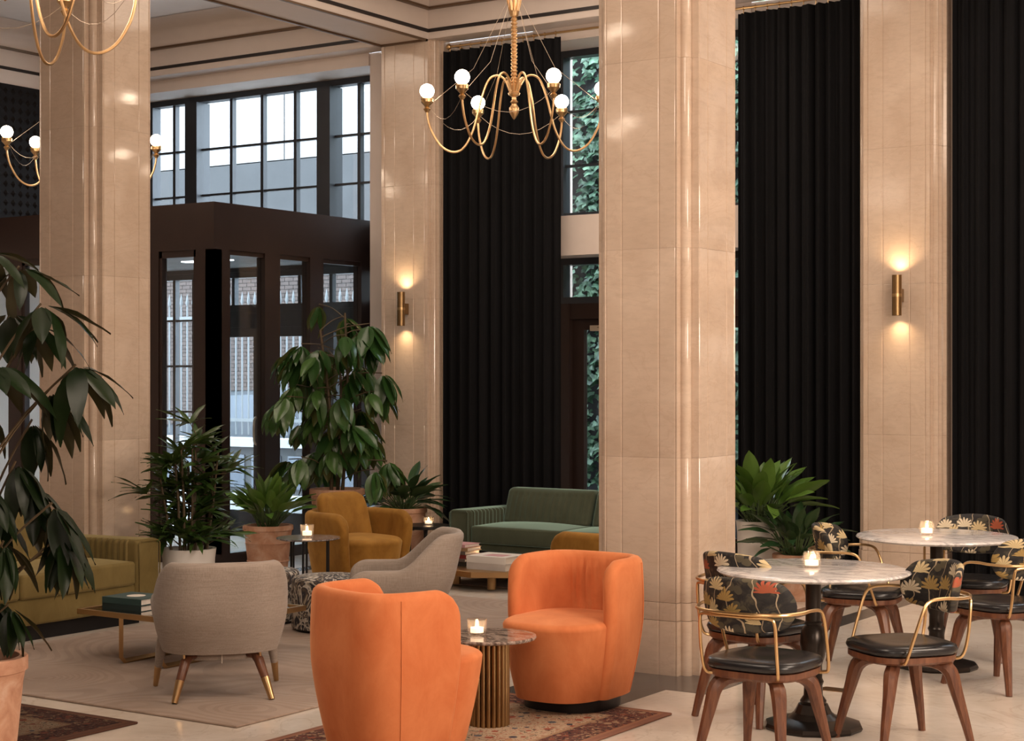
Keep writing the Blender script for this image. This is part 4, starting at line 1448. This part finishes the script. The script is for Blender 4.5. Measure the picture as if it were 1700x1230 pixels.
# ------------------------------------------------------------------ floral dining chairs
def dining_chair(label):
    t = thing('dining_chair', label, 'chair', (0, 0, 0), 0, 'floral dining chairs')
    rr = []
    for e, z in ((-0.02, 0.416), (0.0, 0.424), (0.006, 0.438), (0.0, 0.455), (-0.02, 0.464), (-0.09, 0.466), (-0.16, 0.460), (-0.20, 0.457)):
        rr.append(superring(0.215 + e, 0.205 + e, 3.2, 44, z, front=0.225 + e))
    MB().stack(rr).build('seat', 'leather', t, ang=60)
    MB().stack([superring(0.20, 0.19, 3.2, 44, 0.382, front=0.21), superring(0.212, 0.20, 3.2, 44, 0.392, front=0.222), superring(0.212, 0.20, 3.2, 44, 0.416, front=0.222)]).build('seat_frame', 'wood', t)
    for sx in (-1, 1):
        for sy in (-1, 1):
            pts = smooth([(sx * 0.05, sy * 0.05, 0.372), (sx * 0.115, sy * 0.115, 0.366), (sx * 0.148, sy * 0.15, 0.335), (sx * 0.165, sy * 0.17, 0.25), (sx * 0.19, sy * 0.205, 0.10), (sx * 0.205, sy * 0.225, 0.0)], 3)
            n = len(pts)
            rs = [0.018 + 0.016 * sstep(0.0, 0.35, i / (n - 1)) - 0.017 * sstep(0.35, 1.0, i / (n - 1)) for i in range(n)]
            MB().tube(pts, rs, 8).build('leg', 'wood', t)

    def bend(a, b, c):
        p, q = a / 0.21, c / 0.108
        x = a * math.sqrt(max(0, 1 - 0.30 * q * q))
        z = c * math.sqrt(max(0, 1 - 0.30 * p * p))
        return (x, b + 0.105 * (x / 0.21) ** 2 - z * 0.20, z)
    MB().rbox((0, -0.235, 0.70), (0.218, 0.020, 0.118), 0.02, (14, 1, 8), bend).build('backrest', 'floral', t, ang=60)
    half = [(0.15, 0.12, 0.395), (0.215, 0.13, 0.395), (0.240, 0.125, 0.42), (0.252, 0.075, 0.57), (0.255, 0.045, 0.645), (0.255, 0.01, 0.672), (0.252, -0.06, 0.678), (0.242, -0.13, 0.674), (0.20, -0.215, 0.672), (0.11, -0.268, 0.672)]
    pts = smooth(half + [(0, -0.283, 0.672)] + [(-x, y, z) for x, y, z in reversed(half)], 5)
    MB().tube(pts, 0.0075, 8).build('arm_rail', 'brass', t)
    hb = [(0.10, -0.10, 0.398), (0.15, -0.165, 0.396), (0.172, -0.20, 0.415), (0.178, -0.222, 0.50), (0.176, -0.236, 0.63), (0.155, -0.246, 0.656), (0.08, -0.268, 0.658)]
    pts = smooth(hb + [(-x, y, z) for x, y, z in reversed(hb)], 5)
    MB().tube(pts, 0.0075, 8).build('rear_frame', 'brass', t)
    return t


spots = [('floral back chair nearest the camera at the front marble table, on its left', -3.05, 6.60, face(0.06, 1.0)),
         ('floral back chair at the right of the front marble table, turned to the left', -2.70, 7.32, face(-0.62, -0.78)),
         ('floral back chair behind the left edge of the front marble table', -3.50, 7.50, face(0.27, 0.96)),
         ('silvery lit floral chair between the two marble tables, beside the leafy pots', -3.58, 9.03, face(0.97, 0.18)),
         ('floral back chair behind the rear marble table against the curtain', -3.22, 9.84, face(0.20, -0.98)),
         ('floral back chair cut by the right edge of the photo', -2.75, 8.95, face(-0.92, 0.42))]
ch0 = dining_chair(spots[0][0])
for i, (lb, x, y, rz) in enumerate(spots):
    o = ch0 if i == 0 else copy_tree(ch0)
    o['label'] = lb
    o.location = (x, y, 0)
    o.rotation_euler.z = rz


# ------------------------------------------------------------------ plants
def leaf_mesh(name, mat, w, shape, droop, fold, n=7):
    """a leaf of length 1 along +Y, folded along its midrib, hanging by droop at the tip"""
    vs, fs = [], []
    for i in range(n + 1):
        y = i / n
        if shape == 'oval':
            ww = w * (math.sin(PI * min(1, y ** 0.9)) ** 0.75) * (1 - 0.25 * y)
        elif shape == 'lance':
            ww = w * (y ** 0.55) * (1 - y) ** 0.75 * 1.75
        else:
            ww = w * min(1, y * 6) * (1 - y ** 4)
        ww = max(ww, 0.004)
        z = -droop * y ** 1.8
        yy = y * (1 - 0.25 * droop * y)
        wave = 0.012 * math.sin(y * 11)
        vs += [(-ww, yy, z + fold * ww + wave), (-ww * 0.5, yy, z + fold * ww * 0.35), (0, yy, z), (ww * 0.5, yy, z + fold * ww * 0.35), (ww, yy, z + fold * ww - wave)]
    for i in range(n):
        for k in range(4):
            a = i * 5 + k
            fs.append((a, a + 1, a + 6, a + 5))
    return MB().add(vs, fs).mesh(name, mat, 180)


NLEAF, EXTRA = {}, {}


def join_rest(t, mat):
    if t.name in EXTRA:
        o = EXTRA[t.name].build('foliage', mat, t, ang=180)
        o['kind'] = 'stuff'


def place_leaf(me, parent, pos, d, size, roll=0.0):
    d = Vector(d).normalized()
    x = d.cross(Vector((0, 0, 1)))
    if x.length < 0.05:
        x = Vector((1, 0, 0))
    x.normalize()
    z = x.cross(d)
    m = Matrix((x, d, z)).transposed().to_4x4()
    m = Matrix.Translation(pos) @ m @ Matrix.Rotation(roll, 4, 'Y') @ Matrix.Scale(size, 4)
    n_ = NLEAF.get(parent.name, 0)
    NLEAF[parent.name] = n_ + 1
    if n_ >= 295:
        EXTRA.setdefault(parent.name, MB()).add([m @ v.co for v in me.vertices], [tuple(p.vertices) for p in me.polygons])
        return None
    o = bpy.data.objects.new('leaf', me)
    COL.objects.link(o)
    o.parent = parent
    o.matrix_basis = m
    return o


def pot_round(parent, r, h, mat, rim=0.02, foot=0.72, bands=()):
    pr = [(r * foot, 0.0), (r * (foot + 0.03), 0.01)]
    for k in range(1, 9):
        z = h * k / 9
        pr.append((r * (foot + (0.97 - foot) * (k / 9) ** 0.8), z))
    body_top = h - rim * 2.2
    pr = [p for p in pr if p[1] < body_top - 0.01]
    for b in bands:
        rr = r * (foot + (0.97 - foot) * b ** 0.8)
        pr += [(rr, h * b - 0.008), (rr + 0.007, h * b), (rr, h * b + 0.008)]
    pr.sort(key=lambda q: q[1])
    pr += [(r * 0.965, body_top), (r + 0.004, body_top + 0.006), (r + 0.004, h - 0.006), (r, h), (r - 0.03, h), (r - 0.035, h - 0.05), (0.001, h - 0.051)]
    p = MB().lathe(pr, 40).build('pot', mat, parent)
    MB().lathe([(r - 0.034, h - 0.05), (r * 0.5, h - 0.03), (0.001, h - 0.024)], 28).build('soil', 'soil', parent)
    return p


def pot_vase(parent, r, h, mat):
    pr = [(r * 0.80, 0.0), (r * 0.84, 0.01), (r * 0.93, h * 0.35), (r * 0.93, h * 0.6), (r * 0.95, h * 0.85), (r, h), (r - 0.025, h), (r * 0.9 - 0.03, h - 0.06), (0.001, h - 0.061)]
    MB().lathe(pr, 44).build('pot', mat, parent)
    MB().lathe([(r * 0.9 - 0.028, h - 0.058), (r * 0.4, h - 0.045), (0.001, h - 0.04)], 28).build('soil', 'soil', parent)


LM = {}
for nm, mat in (('big', 'leaf_big'), ('dark', 'leaf_shaded'), ('deep', 'leaf_deep'), ('lily', 'leaf_lily'), ('palm', 'leaf_palm')):
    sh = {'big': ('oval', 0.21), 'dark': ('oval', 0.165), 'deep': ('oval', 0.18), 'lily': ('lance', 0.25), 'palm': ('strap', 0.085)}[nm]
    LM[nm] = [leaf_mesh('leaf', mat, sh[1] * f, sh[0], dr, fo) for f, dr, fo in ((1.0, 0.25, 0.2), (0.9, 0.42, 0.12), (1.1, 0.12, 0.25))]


def umbrella_cluster(t, rn, kind, stem_mb, base, tip, size, n=8, spread=0.9, droop=0.55):
    """a petiole with a whorl of hanging leaflets at its tip"""
    base, tip = Vector(base), Vector(tip)
    mid = (base + tip) / 2 + Vector((0, 0, 0.06 * (tip - base).length))
    stem_mb.tube(smooth([base, mid, tip], 4), 0.005, 5)
    a0 = rn.uniform(0, 6.28)
    out = (tip - base)
    out.z = 0
    out = out.normalized() if out.length > 1e-3 else Vector((1, 0, 0))
    for k in range(n):
        a = a0 + 2 * PI * k / n + rn.uniform(-0.15, 0.15)
        dr = droop + rn.uniform(-0.25, 0.25)
        d = Vector((math.cos(a), math.sin(a), 0)) * math.cos(dr) * spread + out * 0.35 + Vector((0, 0, -math.sin(dr)))
        place_leaf(rn.choice(LM[kind]), t, tip + d.normalized() * 0.03, d, size * rn.uniform(0.75, 1.1), rn.uniform(-0.4, 0.4))


# tall umbrella plant in front of the vestibule
rn = random.Random(21)
t = thing('umbrella_plant', 'tall bushy umbrella plant in a big terracotta pot before the vestibule', 'plant', (-9.28, 11.37, 0))
pot_round(t, 0.235, 0.68, 'terracotta', 0.025, 0.7, (0.5,))
sm = MB()
trunks = []
for a, lean_, hh in ((0.2, 0.05, 2.20), (2.2, 0.10, 1.95), (4.1, 0.10, 2.05)):
    p0 = Vector((0.05 * math.cos(a), 0.05 * math.sin(a), 0.63))
    p1 = Vector((lean_ * 1.5 * math.cos(a), lean_ * 1.5 * math.sin(a), hh))
    sm.tube(smooth([p0, (p0 + p1) / 2 + Vector((0.03, 0.02, 0)), p1], 5), [0.017 - 0.0008 * k for k in range(11)], 7)
    trunks.append((p0, p1))
nc = 54
for k in range(nc):
    p0, p1 = trunks[k % 3]
    f = 0.08 + 0.92 * (k / (nc - 1)) ** 0.85
    b = p0.lerp(p1, f)
    a = k * 2.399 + rn.uniform(-0.3, 0.3)
    ln = rn.uniform(0.16, 0.50) * (1.1 - 0.2 * f)
    tip = b + Vector((math.cos(a) * ln, math.sin(a) * ln, rn.uniform(0.02, 0.16)))
    if tip.y + 11.37 > 12.25:
        tip.y = 12.25 - 11.37
    if tip.x - 9.28 < -9.92:
        tip.x = -9.92 + 9.28
    umbrella_cluster(t, rn, 'big', sm, b, tip, rn.uniform(0.25, 0.34), 8, 0.75, 0.85)
sm.build('stems', 'stem', t)
join_rest(t, 'leaf_big')

# umbrella plant at the left edge, close to the camera
rn = random.Random(5)
t = thing('umbrella_plant', 'shade-darkened umbrella plant in a terracotta pot at the left edge, close to the camera', 'plant', (-5.66, 4.58, 0))
pot_round(t, 0.215, 0.50, 'terracotta', 0.028, 0.72)
sm = MB()
CR = Vector((0.836, 0.549, 0))
CF = Vector((-0.549, 0.836, 0))
p0, p1 = Vector((0, 0, 0.45)), Vector((0.05, 0.0, 2.06))
sm.tube(smooth([p0, (p0 + p1) / 2 + Vector((-0.07, -0.04, 0)), p1], 6), [0.018 - 0.001 * k for k in range(13)], 7)
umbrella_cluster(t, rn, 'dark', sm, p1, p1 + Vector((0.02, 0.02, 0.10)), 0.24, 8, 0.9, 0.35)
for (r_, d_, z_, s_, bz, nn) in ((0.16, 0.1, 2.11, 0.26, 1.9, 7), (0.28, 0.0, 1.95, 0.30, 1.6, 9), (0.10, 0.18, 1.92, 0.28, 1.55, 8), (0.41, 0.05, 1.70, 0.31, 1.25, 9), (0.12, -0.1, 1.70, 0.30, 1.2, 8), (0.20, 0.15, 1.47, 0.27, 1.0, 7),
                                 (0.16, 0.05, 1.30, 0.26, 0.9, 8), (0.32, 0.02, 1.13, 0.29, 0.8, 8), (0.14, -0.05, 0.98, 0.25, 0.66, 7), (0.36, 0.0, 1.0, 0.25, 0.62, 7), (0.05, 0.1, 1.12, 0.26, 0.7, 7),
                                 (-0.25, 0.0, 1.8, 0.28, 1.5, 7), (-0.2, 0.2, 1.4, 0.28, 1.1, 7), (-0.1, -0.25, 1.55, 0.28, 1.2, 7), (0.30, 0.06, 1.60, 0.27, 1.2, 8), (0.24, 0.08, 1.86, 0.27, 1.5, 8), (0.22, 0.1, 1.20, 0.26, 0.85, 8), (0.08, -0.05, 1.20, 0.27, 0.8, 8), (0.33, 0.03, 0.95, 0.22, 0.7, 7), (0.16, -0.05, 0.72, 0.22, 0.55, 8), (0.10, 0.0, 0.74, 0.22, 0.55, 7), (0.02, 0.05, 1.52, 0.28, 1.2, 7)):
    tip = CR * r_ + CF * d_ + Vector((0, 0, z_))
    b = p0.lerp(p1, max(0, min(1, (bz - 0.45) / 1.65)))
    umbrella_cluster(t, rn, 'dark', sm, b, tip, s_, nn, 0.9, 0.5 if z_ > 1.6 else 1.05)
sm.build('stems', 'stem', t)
join_rest(t, 'leaf_shaded')

# lady palm in a white pot
rn = random.Random(9)
t = thing('lady_palm', 'feathery lady palm in a white pot beside the olive sofa', 'plant', (-8.30, 8.55, 0))
pot_vase(t, 0.19, 0.46, 'white_pot')
sm = MB()
for k in range(12):
    a = k * 2.4
    q = 0.03 + 0.09 * (k % 4) / 3
    b = Vector((q * math.cos(a), q * math.sin(a), 0.41))
    top = Vector((q * 1.7 * math.cos(a), q * 1.7 * math.sin(a), rn.uniform(0.86, 1.27)))
    sm.tube([b, b.lerp(top, 0.5) + Vector((0.01, 0, 0)), top], [0.010, 0.009, 0.007], 6)
    for j in range(5):
        f = 0.10 + 0.90 * j / 4
        st_ = b.lerp(top, f)
        aa = a + j * 2.1 + rn.uniform(-0.5, 0.5)
        ln = rn.uniform(0.05, 0.15)
        el = rn.uniform(0.1, 0.9)
        hub = st_ + Vector((math.cos(aa) * ln * math.cos(el), math.sin(aa) * ln * math.cos(el), ln * math.sin(el)))
        sm.tube([st_, hub], 0.003, 5)
        nl = 8
        for i in range(nl):
            sp = (i / (nl - 1) - 0.5) * 2.3
            d = Vector((math.cos(aa + sp), math.sin(aa + sp), rn.uniform(0.0, 1.05)))
            place_leaf(rn.choice(LM['palm']), t, hub, d, rn.uniform(0.18, 0.29), rn.uniform(-0.5, 0.5))
sm.build('stems', 'stem', t)
join_rest(t, 'leaf_palm')


def rosette(t, rn, kind, z, n, size, el_lo, el_hi, r0=0.05, stem=0.12):
    sm = MB()
    for k in range(n):
        a = k * 2.399 + rn.uniform(-0.2, 0.2)
        el = el_lo + (el_hi - el_lo) * (1 - (k / n)) ** 0.9 + rn.uniform(-0.12, 0.12)
        b = Vector((math.cos(a) * r0 * rn.random(), math.sin(a) * r0 * rn.random(), z))
        d = Vector((math.cos(a) * math.cos(el), math.sin(a) * math.cos(el), math.sin(el)))
        p = b + d * stem * rn.uniform(0.6, 1.4) + Vector((0, 0, stem * 0.3))
        sm.tube([b, p], 0.005, 5)
        place_leaf(rn.choice(LM[kind]), t, p, d - Vector((0, 0, 0.15)), size * rn.uniform(0.75, 1.15), rn.uniform(-0.5, 0.5))
    sm.build('stems', 'green_stem', t)


t = thing('potted_plant', 'bright green lance leaved plant in a terracotta pot, left of the mustard armchair', 'plant', (-9.37, 10.58, 0))
pot_round(t, 0.205, 0.42, 'terracotta', 0.02, 0.74, (0.30, 0.66))
rosette(t, random.Random(3), 'lily', 0.40, 54, 0.27, 0.55, 1.5, 0.09, 0.13)
t = thing('potted_plant', 'broad dark leaved plant in a terracotta pot beside the left pilaster', 'plant', (-8.92, 11.85, 0))
pot_round(t, 0.20, 0.50, 'terracotta', 0.02, 0.75)
rosette(t, random.Random(4), 'deep', 0.48, 52, 0.30, -0.1, 1.15, 0.08, 0.13)
t = thing('potted_plant', 'tall glossy leaved plant in a white pot beside the middle column', 'plant', (-5.50, 11.80, 0))
pot_vase(t, 0.17, 0.55, 'white_pot')
rosette(t, random.Random(6), 'lily', 0.52, 54, 0.34, 0.3, 1.5, 0.10, 0.17)
t = thing('potted_plant', 'low leafy plant in a terracotta pot before the white pot at right', 'plant', (-5.10, 11.58, 0))
pot_round(t, 0.165, 0.34, 'terracotta', 0.016, 0.78, (0.45,))
rosette(t, random.Random(8), 'deep', 0.33, 64, 0.24, 0.05, 1.4, 0.08, 0.14)

# small dark socket plate set in the floor
tag(MB().box(-0.07, 0.07, -0.05, 0.05, 0.0, 0.003).build('floor_socket', 'brass_dark', None, (-3.46, 8.36, 0)), 'small dark socket plate set in the floor between the chair legs', 'socket')
